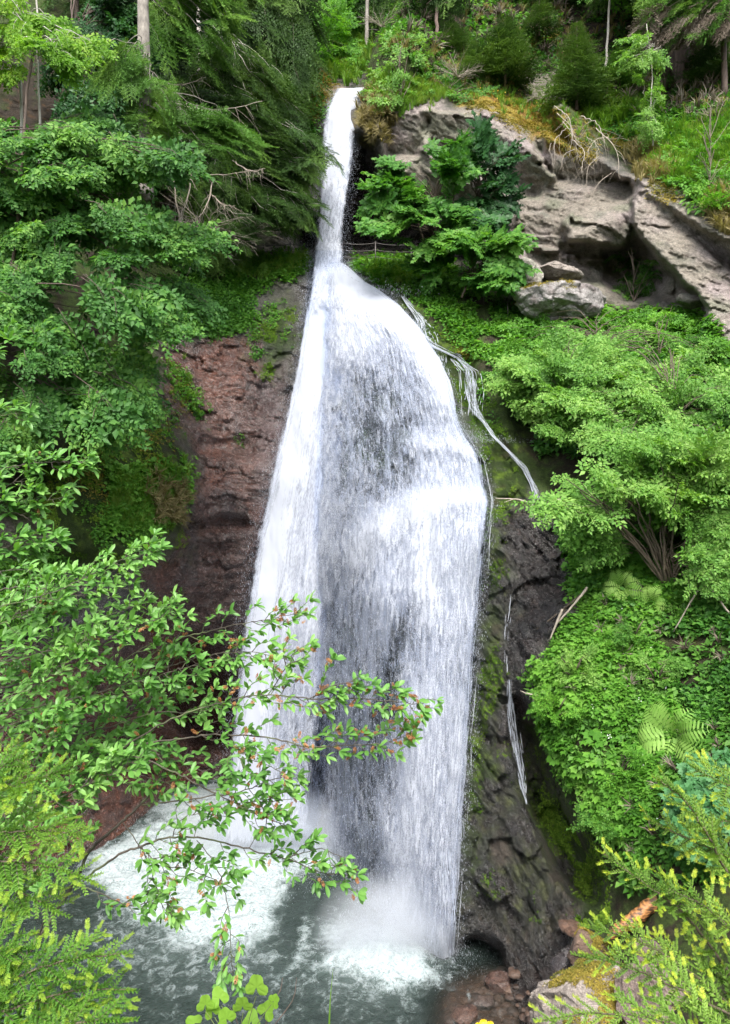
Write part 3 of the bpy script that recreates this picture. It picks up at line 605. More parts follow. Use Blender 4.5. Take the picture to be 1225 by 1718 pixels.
FWS = []
for k, (of, mt, gr) in enumerate(((.05, wm2, 0), (.28, wm5, -6), (.5, wm2, -14), (.12, wm3, 3), (.38, wm1, -4))):
    o, W, dn = sheet('rock_fan', ff, mt, of, lambda X, Y, u, v: bil(FD, X, Y) + (.03, 0, -.04, -.02, -.16)[k] - .3 * (1 - sstep(0, .02, v)), FALL, 110, 300, [(430, 27.0 - of), (480, 26.8 - of), (520, 26.2 - of), (560, 30), (600, 70), (1800, 70)], .035, 0, 10 + k, .07, gr)
    FWS.append((W, dn))
# thin side streams over the mossy step on the right
m, nt, out, N, Lk = new_mat('white_strands'); d_ = N('BsdfDiffuse'); d_.inputs[0].default_value = (.66, .69, .74, 1); t_ = N('BsdfTranslucent'); t_.inputs[0].default_value = (.6, .63, .7, 1)
ms = N('MixShader'); ms.inputs[0].default_value = .35; Lk(d_.outputs[0], ms.inputs[1]); Lk(t_.outputs[0], ms.inputs[2]); Lk(ms.outputs[0], out.inputs[0]); strand_mat = m
def strands(pts, n, off, parent, seed, rr=.011, keep=.55, fallout=0.):
    """a thin stream as many broken white threads that wander inside its width"""
    r = np.random.default_rng(seed); P = resample(np.array(pts, float), 120); g = G(); L = len(P)
    for k in range(n):
        u = r.uniform(-1, 1); a = 0
        while a < L - 3:
            ln = int(r.integers(4, 26))
            if r.random() < keep and a + ln < L + 8:
                q = P[a:a + ln]; 
                if len(q) > 3:
                    x = q[:, 0] + q[:, 2] * np.clip(u + .3 * vnoise(np.stack([q[:, 1] * .02, np.full(len(q), k * 3.1), np.full(len(q), seed * 1.)], -1), 7), -1, 1); y = q[:, 1] + r.normal(0, 1.5)
                    W = px(x, y, bil(Dsm, x, y) - off - .06 * r.random()); tube(g, W, rr * (.5 + r.random()) * np.sin(np.linspace(.25, 2.9, len(q))), 4, False)
            a += ln
            u = np.clip(u + r.normal(0, .3), -1, 1)
    g.build('strands', strand_mat, parent)
def trickle(pts, off=.08, d=.5, mt=wm4, seed=30, parent=None):
    pts = resample(np.array(pts, float), 90); pts[:, 2] *= .75 + .9 * np.abs(vnoise(np.stack([pts[:, 1] * .08, 0 * pts[:, 1], 0 * pts[:, 1] + seed], -1), 3)); pts[:, 0] += 3 * vnoise(np.stack([pts[:, 1] * .06, 0 * pts[:, 1], 0 * pts[:, 1] + seed], -1), 4); L = np.stack([pts[:, 0] - pts[:, 2], pts[:, 1]], -1); R = np.stack([pts[:, 0] + pts[:, 2], pts[:, 1]], -1)
    sheet('thin_stream', [L, R], mt, off, lambda X, Y, u, v: d + 0 * X, parent, 10, 90, None, .2, 0, seed, .03)
TS = bpy.data.objects.new('side_stream', None); col.objects.link(TS); tag(TS, kind='structure')
S_A = [(676,498,3),(690,515,6),(705,535,8),(714,570,13),(724,578,8),(745,588,7),(770,600,8),(788,620,10),(792,655,12),(796,688,7),(812,708,3),(830,732,4),(858,762,3),(880,785,4),(893,810,4),(903,838,6)]
strands(S_A, 26, .30, TS, 1, .006, .42); trickle(S_A, .24, .30, wm4, 30, TS)
strands([(762,602,8),(788,622,18),(792,660,20),(790,698,18)], 30, .35, TS, 2, .006, .4); strands([(740,598,12),(744,640,14),(742,690,12)], 12, .3, TS, 3, .008, .4); strands([(700,530,8),(716,555,16),(722,580,18)], 14, .3, TS, 4, .006, .4)
for k_, (dx, kp) in enumerate(((-7, .1),)): strands([(757 + dx,640,7),(778 + dx,710,8),(814 + dx,772,8),(828 + dx,840,8),(818 + dx,950,9),(804 + dx,1100,10),(791 + dx,1250,10),(776 + dx,1450,9),(764 + dx,1600,9)], 20, .45, TS, 50 + k_, .0045, kp)
S_B = [(854,1140,3),(856,1185,5),(862,1230,7),(870,1275,7),(878,1320,4),(884,1350,2)]
strands(S_B, 20, .62, TS, 5, .005, .4); trickle(S_B, .56, .24, wm4, 33, TS); strands([(858,1180,6),(868,1250,10),(880,1330,6)], 10, .6, TS, 6, .006, .4); strands([(858,1000,5),(852,1060,6),(850,1130,4)], 6, .25, TS, 7, .006, .35)
strands([(748,1430,14),(752,1520,14),(752,1605,12)], 26, .5, TS, 8, .012, .6)
# droplets torn off the falls: tiny elongated drops
tet = np.array([(0, 0, 1.), (.5, .3, -.4), (-.5, .3, -.4), (0, -.6, -.4)]); tetF = np.array([(0, 1, 2), (0, 2, 3), (0, 3, 1), (1, 3, 2)])
g = G(); DP = []; DS = []
def drops(W, dn, n, spread, fmax=.75):
    nu_, nv_ = dn.shape; i = rng.integers(0, nu_, n); j = rng.integers(0, nv_, n)
    keep = rng.random(n) < np.clip((fmax - np.abs(dn[i, j] - .25)), .05, 1); i, j = i[keep], j[keep]
    DP.append(W[i, j] + rng.normal(0, 1, (len(i), 3)) * spread * np.array([1, .8, 1]) - np.array([0, .15, 0])); DS.append(np.full(len(i), 1.))
for W, dn in FWS[:2]: drops(W, dn, 26000, .10)
for L_, n_, sp in ((fl[0], 5000, .8), (jetL, 2600, .8), (jetR, 2600, .8), (ff[5], 3800, .45)):
    P_ = resample(np.array(L_, float), n_); o_ = lown if L_ is fl[0] else jown
    Dd = np.interp(P_[:, 1], *zip(*o_)) if L_ is not ff[5] else bil(Dsm, P_[:, 0], P_[:, 1]) - .5
    q = px(P_[:, 0] , P_[:, 1], Dd); q[:, 0] += rng.normal(0, .13 * sp, n_) * (1 + np.linspace(0, 1, n_)); q[:, 1] += rng.normal(0, .15, n_); DP.append(q); DS.append(np.full(n_, .9))
for (x, y, D), rx, h, n in (((655, 1598, 17.0), .9, .75, 16000), ((560, 1455, 20.3), 1.0, .5, 5000), ((430, 1415, 21.7), 2.2, .8, 12000), ((735, 1600, 16.7), .5, .3, 2500), ((585, 470, 27.2), .35, .25, 2500), ((640, 500, 26.2), .7, .18, 2000), ((715, 850, 20.1), .9, .25, 3000), ((760, 742, 21), .8, .25, 2500)):
    q = px(x, y, D)[None] + rng.normal(0, 1, (n, 3)) * np.array([rx, rx * .7, 0]); q[:, 2] += np.abs(rng.normal(0, h, n)) * np.exp(-((q[:, 0] - q[:, 0].mean()) / rx) ** 2 * .5); DP.append(q); DS.append(np.full(n, .8))
P_ = np.concatenate(DP); S_ = np.concatenate(DS); n = len(P_)
s = (.006 + .011 * rng.random(n) ** 3) * S_; el = 1 + 2.5 * rng.random(n)
V = tet[None] * s[:, None, None] * np.stack([np.ones(n), np.ones(n), el], -1)[:, None]
an = rng.random(n) * 6.3; ca, sa = np.cos(an)[:, None], np.sin(an)[:, None]
V = np.stack([V[..., 0] * ca - V[..., 1] * sa, V[..., 0] * sa + V[..., 1] * ca, V[..., 2]], -1) + P_[:, None]
g.add(V.reshape(-1, 3), (tetF[None] + (np.arange(n) * 4)[:, None, None]).reshape(-1, 3))
m, nt, out, N, Lk = new_mat('spray_drops'); d_ = N('BsdfDiffuse'); d_.inputs[0].default_value = (.62, .65, .72, 1); t_ = N('BsdfTranslucent'); t_.inputs[0].default_value = (.62,.65,.72,1)
ms = N('MixShader'); ms.inputs[0].default_value = .4; Lk(d_.outputs[0], ms.inputs[1]); Lk(t_.outputs[0], ms.inputs[2]); Lk(ms.outputs[0], out.inputs[0])
tag(g.build('spray', m), 'fine white spray thrown off the falls', kind='stuff')
# soft mist hanging where the water strikes
def mist(x, y, D, sc_, dens, label):
    me = bpy.data.meshes.new('mist'); import bmesh
    bm = bmesh.new(); bmesh.ops.create_icosphere(bm, subdivisions=3, radius=1); bm.to_mesh(me); bm.free()
    o = bpy.data.objects.new('mist', me); col.objects.link(o); o.location = px(x, y, D); o.scale = sc_
    mm_, nt, out, N, Lk = new_mat('mist'); tc = N('TexCoord'); ln = N('VectorMath', operation='LENGTH'); Lk(tc.outputs['Object'], ln.inputs[0])
    nn = N('TexNoise', Scale=1.8, Detail=3.0); Lk(tc.outputs['Object'], nn.inputs['Vector'])
    f_ = mth(N, Lk, 'MULTIPLY', mapr(N, Lk, ln.outputs['Value'], 0, .95, 1, 0), mapr(N, Lk, nn.outputs['Fac'], .3, .7, .3, 1.5))
    v_ = N('VolumePrincipled'); v_.inputs['Color'].default_value = (.93, .96, 1, 1); v_.inputs['Anisotropy'].default_value = .1; Lk(mth(N, Lk, 'MULTIPLY', f_, dens), v_.inputs['Density'])
    Lk(v_.outputs[0], out.inputs[1]); me.materials.append(mm_); tag(o, label, kind='stuff')
sc.cycles.volume_step_rate = 2.5; sc.cycles.volume_max_steps = 48; sc.cycles.volume_bounces = 3
mist(650, 1560, 16.6, (1.9, .9, 1.5), 2.2, 'mist where the fall strikes the pool')
mist(440, 1390, 21.6, (3.0, 1.6, 1.5), 1.3, 'mist over the churned water below the left column')
# pool surface
wxs = np.arange(-13.5, 6.5, .045); wys = np.arange(10.0, 30, .055); WX, WY = np.meshgrid(wxs, wys)
qpx = CX + WX * F / WY; qpy = CY + CAMZ * F / WY
FM = dens_map([('p', [(130,1450),(330,1320),(400,1340),(540,1385),(585,1430),(530,1455),(478,1500),(440,1560),(350,1585),(250,1560),(160,1500)], 14, .85),
  ('p', [(150,1540),(260,1550),(440,1560),(470,1620),(330,1650),(180,1620)], 22, .22), ('p', [(400,1570),(600,1620),(620,1700),(300,1700),(200,1640)], 30, .08),
  ('p', [(590,1545),(680,1560),(740,1590),(730,1640),(660,1655),(580,1630),(555,1590)], 12, .75), ('p', [(540,1520),(620,1530),(760,1590),(770,1640),(700,1680),(560,1670),(520,1610)], 20, .30),
  ('l', [(520,1550),(505,1600),(470,1640)], 9, .3), ('p', [(455,1470),(540,1445),(600,1500),(560,1540),(470,1540)], 14, -.12), ('l', [(500,1445),(540,1440),(575,1455)], 12, .25)], .02)
wz = np.stack([WX, WY, 0 * WX], -1).reshape(-1, 3)
wq = np.stack([WX, WY, 0 * WX], -1).reshape(-1, 3); fo = bil(FM, qpx.ravel() + 60 * fbm(wq * .8, 4, 310, .6), qpy.ravel() + 34 * fbm(wq * .8 + 30, 4, 311, .6)); amp = .02 + .10 * np.clip(fo, 0, 1)
ww = (np.stack([fbm(wz * 2.3 + 7, 3, 300), fbm(wz * 2.3 + 3, 3, 301), 0 * wz[:, 0]], -1)) * .35
hz = fbm((wz + ww) * np.array([2.6, 2.0, 1]), 4, 302, .55, ridged=True) * amp + fbm(wz * 9, 3, 303) * .016
hz += .25 * np.exp(-((WX.ravel() - .5) ** 2 / .8 + (WY.ravel() - 16.6) ** 2 / .5)) + .2 * np.exp(-((WX.ravel() + 3.6) ** 2 / 4 + (WY.ravel() - 21.5) ** 2 / 1.2))
clear = bil(poly_mask([(720,1640),(840,1590),(920,1640),(960,1900),(690,1900)], 18), qpx, qpy).ravel()
m, nt, out, N, Lk = new_mat('pool_water'); af = N('Attribute', attribute_name='foam'); acl = N('Attribute', attribute_name='clear'); geo = N('NewGeometry')
n1_ = N('TexNoise', Scale=3.2, Detail=7.0, Roughness=.6, Distortion=1.3); Lk(geo.outputs['Position'], n1_.inputs['Vector'])
vo = N('TexNoise', Scale=7.0, Detail=6.0, Roughness=.68, Distortion=2.2); Lk(geo.outputs['Position'], vo.inputs['Vector'])
lace = mth(N, Lk, 'SUBTRACT', 1, mth(N, Lk, 'MULTIPLY', mth(N, Lk, 'ABSOLUTE', mth(N, Lk, 'SUBTRACT', vo.outputs['Fac'], .5)), 9.0))
v = mth(N, Lk, 'ADD', af.outputs['Fac'], mth(N, Lk, 'MULTIPLY', mth(N, Lk, 'SUBTRACT', n1_.outputs['Fac'], .5), 1.5)); v = mth(N, Lk, 'ADD', v, mth(N, Lk, 'MULTIPLY', lace, .30))
fa = mapr(N, Lk, v, .38, 1.0)
p = N('BsdfPrincipled', Roughness=.12, IOR=1.33); wc = mixc(N, Lk, mapr(N, Lk, af.outputs['Fac'], .05, .55), (.016, .026, .022), (.08, .11, .102)); wc = mixc(N, Lk, mapr(N, Lk, n1_.outputs['Fac'], .35, .7, 0, .5), wc, (.05, .07, .062)); Lk(wc, p.inputs['Base Color'])
nr = N('TexNoise', Scale=16.0, Detail=4.0, Distortion=.8); Lk(geo.outputs['Position'], nr.inputs['Vector']); b = N('Bump', Strength=.8, Distance=.08); Lk(nr.outputs['Fac'], b.inputs['Height']); Lk(b.outputs[0], p.inputs['Normal'])
Lk(mapr(N, Lk, acl.outputs['Fac'], 0, 1, 1, .22), p.inputs['Alpha'])
fd = N('BsdfDiffuse'); fcol = mixc(N, Lk, mapr(N, Lk, vo.outputs['Fac'], .38, .62), (.24, .30, .30), (.45, .49, .50)); Lk(fcol, fd.inputs[0]); b2 = N('Bump', Strength=.6, Distance=.08); Lk(vo.outputs['Fac'], b2.inputs['Height']); Lk(b2.outputs[0], fd.inputs['Normal'])
ms = N('MixShader'); Lk(fa, ms.inputs[0]); Lk(p.outputs[0], ms.inputs[1]); Lk(fd.outputs[0], ms.inputs[2]); Lk(ms.outputs[0], out.inputs[0])
I = (np.arange(len(wys) - 1)[:, None] * len(wxs) + np.arange(len(wxs) - 1)[None])
tag(mesh('pool_water', np.stack([wz[:, 0], wz[:, 1], hz], -1), np.stack([I, I + 1, I + len(wxs) + 1, I + len(wxs)], -1).reshape(-1, 4), m, None, {'foam': fo, 'clear': clear}, True), kind='structure')
print('water', round(time.time() - T0, 1))
# ------------------------------------------------------------------ foliage templates (V, T, Q, attrs)
def T_(g):
    V = np.concatenate(g.V); return (V, np.concatenate(g.T) if g.T else np.zeros((0, 3), int), np.concatenate(g.Q) if g.Q else np.zeros((0, 4), int), {k: np.concatenate(a) for k, a in g.A.items()})
def leaf4(wd=.3, fold=.08):
    return (np.array([(0, 0, 0), (wd, .42, fold), (0, 1, -.06), (-wd, .42, fold)]), np.array([(0, 1, 2), (0, 2, 3)]), None, {})
def leaf8(wd=.26, fold=.07, droop=.12, peak=.5):
    V = [(0, 0, 0)]; ys = (.22, .5, .78)
    for y in ys: V.append((0, y, -droop * y * y))
    V.append((0, 1, -droop * 1.15))
    ws = [wd * (1 - abs((y - peak) / .62) ** 2.2) for y in ys]
    for y, w_ in zip(ys, ws): V.append((w_, y, fold * w_ / wd - droop * y * y))
    for y, w_ in zip(ys, ws): V.append((-w_, y, fold * w_ / wd - droop * y * y))
    T = [(0, 5, 1), (3, 7, 4), (0, 1, 8), (3, 4, 10)]; Q = [(1, 5, 6, 2), (2, 6, 7, 3), (8, 1, 2, 9), (9, 2, 3, 10)]
    return (np.array(V, float), np.array(T), np.array(Q), {})
def lobed(n=5, deep=.42):
    """palmate leaf (maple, currant): lobes round a stalk end"""
    V = [(0, .28, 0)]; k = 0
    for i in range(n):
        a = math.radians(-120 + 240 * i / (n - 1)); L = 1 - .28 * abs(i - (n - 1) / 2) / ((n - 1) / 2)
        V.append((math.sin(a) * L * .62, .28 + math.cos(a) * L * .72, -.10 * L))
        if i < n - 1:
            a2 = a + math.radians(120 / (n - 1)); V.append((math.sin(a2) * deep * .9, .28 + math.cos(a2) * deep, .04))
    V.append((0, 0, 0)); m_ = len(V) - 1
    T = [(0, i + 1, i) for i in range(1, m_ - 1)] + [(0, 1, m_), (0, m_, m_ - 1)]
    return (np.array(V, float), np.array(T), None, {})
def Rrand(n, tilt, r=rng):
    """random small rotations about all axes (sd tilt rad)"""
    a = r.normal(0, tilt, (n, 3)); R = np.tile(np.eye(3), (n, 1, 1))
    for k in range(3):
        c, s = np.cos(a[:, k]), np.sin(a[:, k]); M_ = np.tile(np.eye(3), (n, 1, 1)); i, j = [(1, 2), (0, 2), (0, 1)][k]
        M_[:, i, i] = c; M_[:, j, j] = c; M_[:, i, j] = -s; M_[:, j, i] = s; R = R @ M_
    return R
def spray_t(lf, nl=9, ll=.32, tilt=.3, r=rng):
    """a leafy twig of length ~1 with alternate leaves"""
    g = G(); y = np.linspace(.08, 1, nl) + r.normal(0, .02, nl); side = np.where(np.arange(nl) % 2, 1, -1); side[-1] = 0
    a = side * (np.radians(58) + r.normal(0, .15, nl)); d = np.stack([np.sin(a), np.cos(a), r.normal(-.1, .15, nl)], -1)
    R = Rrand(nl, tilt, r) @ frame(d, (0, 0, 1)); pos = np.stack([0 * y, y - .12, -.10 * y * y], -1)
    sz = ll * (.75 + .45 * r.random(nl)) * np.where(y < .3, .75, 1)
    stamp(g, lf, pos, R, sz, rnd=r.random(nl)); return T_(g)
def plate_t(sp, nt_=11, width=.5, droop=.35, r=rng, lfsz=.34):
    """a flat bough of length ~1: side twigs alternate off the main axis, tip drooping"""
    g = G(); y = np.linspace(.12, 1, nt_); side = np.where(np.arange(nt_) % 2, 1., -1.); side[-1] = 0
    a = side * (np.radians(50) + r.normal(0, .12, nt_)); L = width * (1 - .55 * np.abs(y - .4)) * (.8 + .4 * r.random(nt_)); L[-1] = lfsz
    d = np.stack([np.sin(a), np.cos(a), r.normal(-.18, .14, nt_) - .3 * droop * y], -1)
    pos = np.stack([r.normal(0, .012, nt_), y, -droop * y * y * .6], -1)
    R = Rrand(nt_, .12, r) @ frame(d, np.array([0, .25, 1.]))
    for i in range(nt_): stamp(g, sp[r.integers(len(sp))], pos[i:i + 1], R[i:i + 1], L[i:i + 1], rnd=[r.normal(0, .12)])
    return T_(g)
L4 = leaf4(); L4n = leaf4(.22, .05); L8 = leaf8()
SPR = [spray_t(leaf4(.3, .10), 11, .31, .34) for _ in range(5)]; PLB = [plate_t(SPR, 14) for _ in range(6)]            # beech / hazel bough
SPM = [spray_t(lobed(5), 8, .38, .3) for _ in range(4)]; PLM = [plate_t(SPM, 11, .5, .3) for _ in range(4)]        # maple bough
# conifer bough: comb of side twigs, each a row of needle slivers
def needle_twig(nn=9, nl=.17, wd=.05, r=rng, v=.35):
    g = G(); y = np.linspace(0, 1, nn)
    for s in (1, -1):
        b = np.stack([0 * y, y, 0 * y], -1); t = b + np.stack([s * nl * (1 - .35 * y), 0 * y + nl * .75, r.normal(v * nl * .3, nl * .2, nn)], -1); c = b + np.array([0, wd * 2.2, 0])
        g.add(np.stack([b, c, t], 1).reshape(-1, 3), np.arange(nn * 3).reshape(-1, 3), None, rnd=np.repeat(r.random(nn) * .5, 3))
    b = np.stack([0 * y, y, 0 * y], -1); t = b + np.stack([r.normal(0, nl * .3, nn), 0 * y + nl * .6, 0 * y + nl * .8], -1)
    g.add(np.stack([b, b + np.array([0, wd * 2.2, 0]), t], 1).reshape(-1, 3), np.arange(nn * 3).reshape(-1, 3), None, rnd=np.repeat(r.random(nn) * .5 + .2, 3))
    return T_(g)
def fir_plate(nt_=19, width=.42, droop=.4, r=rng, hang=.15):
    g = G(); tw = [needle_twig(8, .15, .045, r) for _ in range(3)]; y = np.linspace(.06, 1, nt_); side = np.where(np.arange(nt_) % 2, 1., -1.); side[-1] = 0
    a = side * (np.radians(56) + r.normal(0, .1, nt_)); L = width * (1.05 - .75 * y) * (.8 + .4 * r.random(nt_)) + .08
    d = np.stack([np.sin(a), np.cos(a), r.normal(-hang, .1, nt_)], -1); pos = np.stack([0 * y, y, -droop * y ** 2 * .7 + .12 * y], -1); R = frame(d, np.array([0, .2, 1.]))
    for i in range(nt_):
        stamp(g, tw[i % 3], pos[i:i + 1], R[i:i + 1], L[i:i + 1], rnd=[.6 * y[i] - .1])
        if L[i] > .2:
            for f_, s_ in ((.4, 1), (.65, -1), (.5, -1), (.78, 1)):      # second-order twigs
                dd = R[i] @ unit(np.array([s_ * .8, .62, -.1])); stamp(g, tw[0], pos[i:i + 1] + R[i][:, 1] * L[i] * f_, frame(dd[None], (0, 0, 1)), [L[i] * .42], rnd=[.3])
    stamp(g, tw[1], np.array([[0, y_, -droop * y_ ** 2 * .7 + .12 * y_] for y_ in (.1, .3, .5, .7)]), frame(np.array([[0, 1, -.2]] * 4), (0, 0, 1)), [.22] * 4, rnd=[.1] * 4)
    return T_(g)
PLF = [fir_plate() for _ in range(5)]; PLY = [fir_plate(10, .62, .3) for _ in range(4)]
def herb_t(lf, n=9, r=rng, up=.5, ll=.5):
    g = G(); a = r.random(n) * 6.28; e = r.random(n) * .8 + .15
    pos = np.stack([np.cos(a) * .5 * e, np.sin(a) * .5 * e, up * (1 - .5 * e) * (0.5 + r.random(n) * .6)], -1)
    d = np.stack([np.cos(a), np.sin(a), r.normal(-.1, .3, n)], -1)
    stamp(g, lf, pos, Rrand(n, .35, r) @ frame(d, (0, 0, 1)), ll * (.6 + .6 * r.random(n)), rnd=r.random(n)); return T_(g)
HB = [herb_t(L4) for _ in range(4)] ; HBL = [herb_t(lobed(5), 8, ll=.6) for _ in range(4)]
def grass_t(n=18, r=rng):
    g = G(); a = r.random(n) * 6.28; b = np.stack([np.cos(a), np.sin(a), 0 * a], -1) * (.18 * r.random(n))[:, None]; out_ = np.stack([np.cos(a), np.sin(a), 0 * a], -1); h = .6 + .6 * r.random(n); s = np.cross(out_, (0, 0, 1)) * .036
    m1 = b + out_ * .12 + np.array([0, 0, 1]) * h[:, None] * .6; t = b + out_ * (.25 + .35 * r.random(n))[:, None] + np.array([0, 0, 1]) * (h * .85)[:, None]
    V = np.stack([b - s, b + s, m1 + s * .8, m1 - s * .8, t], 1).reshape(-1, 3); k = np.arange(n)[:, None] * 5
    g.add(V, np.concatenate([k + np.array([[3, 2, 4]])]), np.concatenate([k + np.array([[0, 1, 2, 3]])]), rnd=np.repeat(r.random(n), 5)); return T_(g)
GR = [grass_t() for _ in range(4)]
def fern_t(n=9, r=rng):
    """rosette of arching fronds with tapering pinnae"""
    g = G(); pin = (np.array([(0, 0, 0), (.11, .2, 0), (.085, .7, 0), (0, 1, 0), (-.085, .7, 0), (-.11, .2, 0)]), np.array([(0, 1, 2), (0, 2, 3), (0, 3, 4), (0, 4, 5)]), None, {})
    for i in range(n):
        a = 6.28 * i / n + r.normal(0, .15); L = .85 + .3 * r.random(); m_ = 12; t = np.linspace(.12, 1, m_); o = np.array([math.cos(a), math.sin(a), 0])
        P = o * (t * .8 * L)[:, None] + np.array([0, 0, 1]) * (L * (1.1 * t - 1.0 * t ** 2.1))[:, None]; tg = unit(np.gradient(P, axis=0)); sd_ = unit(np.cross(tg, (0, 0, 1)))
        w_ = .26 * L * np.sin(np.pi * np.clip(t * .9 + .12, 0, 1)) ** .7 + .01; rr = r.random()
        for s in (1, -1): stamp(g, pin, P, frame(sd_ * s + tg * .35, np.cross(sd_, tg)), w_, rnd=np.full(m_, rr) + r.random(m_) * .2)
        tube(g, P[::3], np.linspace(.008, .002, len(P[::3])), 3, False, rnd=.6)
    return T_(g)
# ------------------------------------------------------------------ leaf and wood materials
LM = {
 'beech': leaf_mat('leaf_beech', (.028, .09, .018), (.065, .18, .035), (.17, .33, .06), .5, .4, .2),
 'lime': leaf_mat('leaf_lime', (.07, .18, .015), (.14, .30, .025), (.26, .40, .05), .5, .45),
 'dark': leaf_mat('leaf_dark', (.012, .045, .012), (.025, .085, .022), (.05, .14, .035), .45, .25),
 'bright': leaf_mat('leaf_bright', (.06, .17, .02), (.10, .27, .03), (.19, .38, .05), .5, .4),
 'maple': leaf_mat('leaf_maple', (.03, .10, .018), (.07, .20, .03), (.17, .34, .06), .45, .4),
 'hazel': leaf_mat('leaf_hazel', (.06, .16, .025), (.12, .27, .045), (.24, .40, .09), .5, .38),
 'herb': leaf_mat('leaf_herb', (.04, .13, .015), (.085, .23, .025), (.17, .36, .05), .5, .38),
 'fir': leaf_mat('needles_fir', (.02, .045, .012), (.045, .10, .02), (.13, .23, .04), .55, .12),
 'firbright': leaf_mat('needles_bright', (.04, .10, .016), (.08, .19, .03), (.20, .34, .06), .55, .2),
 'willow': leaf_mat('leaf_willow', (.06, .17, .03), (.13, .30, .06), (.26, .46, .12), .42, .35, .4, 2.),
 'spruce': leaf_mat('needles_spruce', (.05, .15, .02), (.10, .24, .03), (.21, .37, .05), .5, .3, .3, 3.),
 'sprucepale': leaf_mat('needles_pale', (.09, .19, .03), (.17, .30, .05), (.30, .44, .08), .5, .3, .2, 3.),
 'tips': leaf_mat('needles_tips', (.26, .38, .04), (.42, .52, .06), (.62, .64, .10), .5, .4, .3, 3.),
 'grass': leaf_mat('grass_blades', (.07, .16, .02), (.13, .27, .03), (.28, .36, .09), .6, .35),
 'gold': leaf_mat('moss_gold', (.09, .12, .02), (.24, .19, .035), (.36, .28, .06), .8, .2),
 'moss': leaf_mat('moss_green', (.035, .08, .01), (.08, .16, .015), (.16, .24, .03), .8, .2, .1),
 'fern': leaf_mat('fern_green', (.13, .28, .05), (.20, .38, .07), (.32, .5, .12), .5, .4),
 'dry': leaf_mat('dry_grass', (.12, .10, .04), (.24, .20, .09), (.36, .31, .16), .8, .25),
 'blue': leaf_mat('leaf_bluish', (.04, .14, .04), (.08, .22, .08), (.14, .30, .13), .5, .3),
 'sprout': leaf_mat('leaf_sprout', (.15, .30, .03), (.22, .40, .05), (.32, .50, .10), .5, .45),
 'deadtwig': leaf_mat('dead_twigs', (.10, .08, .06), (.17, .14, .11), (.28, .25, .20), .9, .0, .05),
}
BK = {'grey': bark_mat('bark_grey', (.10, .085, .07), (.24, .22, .19), 8), 'brown': bark_mat('bark_brown', (.05, .035, .028), (.12, .085, .065), 9), 'fir': bark_mat('bark_fir', (.07, .06, .05), (.30, .27, .23), 5, .7, (1, 1, .5)), 'pale': bark_mat('bark_pale', (.22, .20, .17), (.48, .45, .40), 10, .3),
      'twig': bark_mat('bark_twig', (.06, .045, .03), (.13, .10, .07), 14, .3), 'reddish': bark_mat('bark_red', (.075, .05, .04), (.16, .11, .09), 9, .8), 'green': bark_mat('stem_green', (.08, .12, .03), (.16, .2, .06), 14, .2),
      'dead': bark_mat('dead_wood', (.22, .18, .14), (.42, .37, .30), 16, .3), 'branch': bark_mat('branch_dark', (.035, .028, .02), (.09, .075, .055), 20, .4, (1, 1, 1), .7, (.10, .12, .05))}
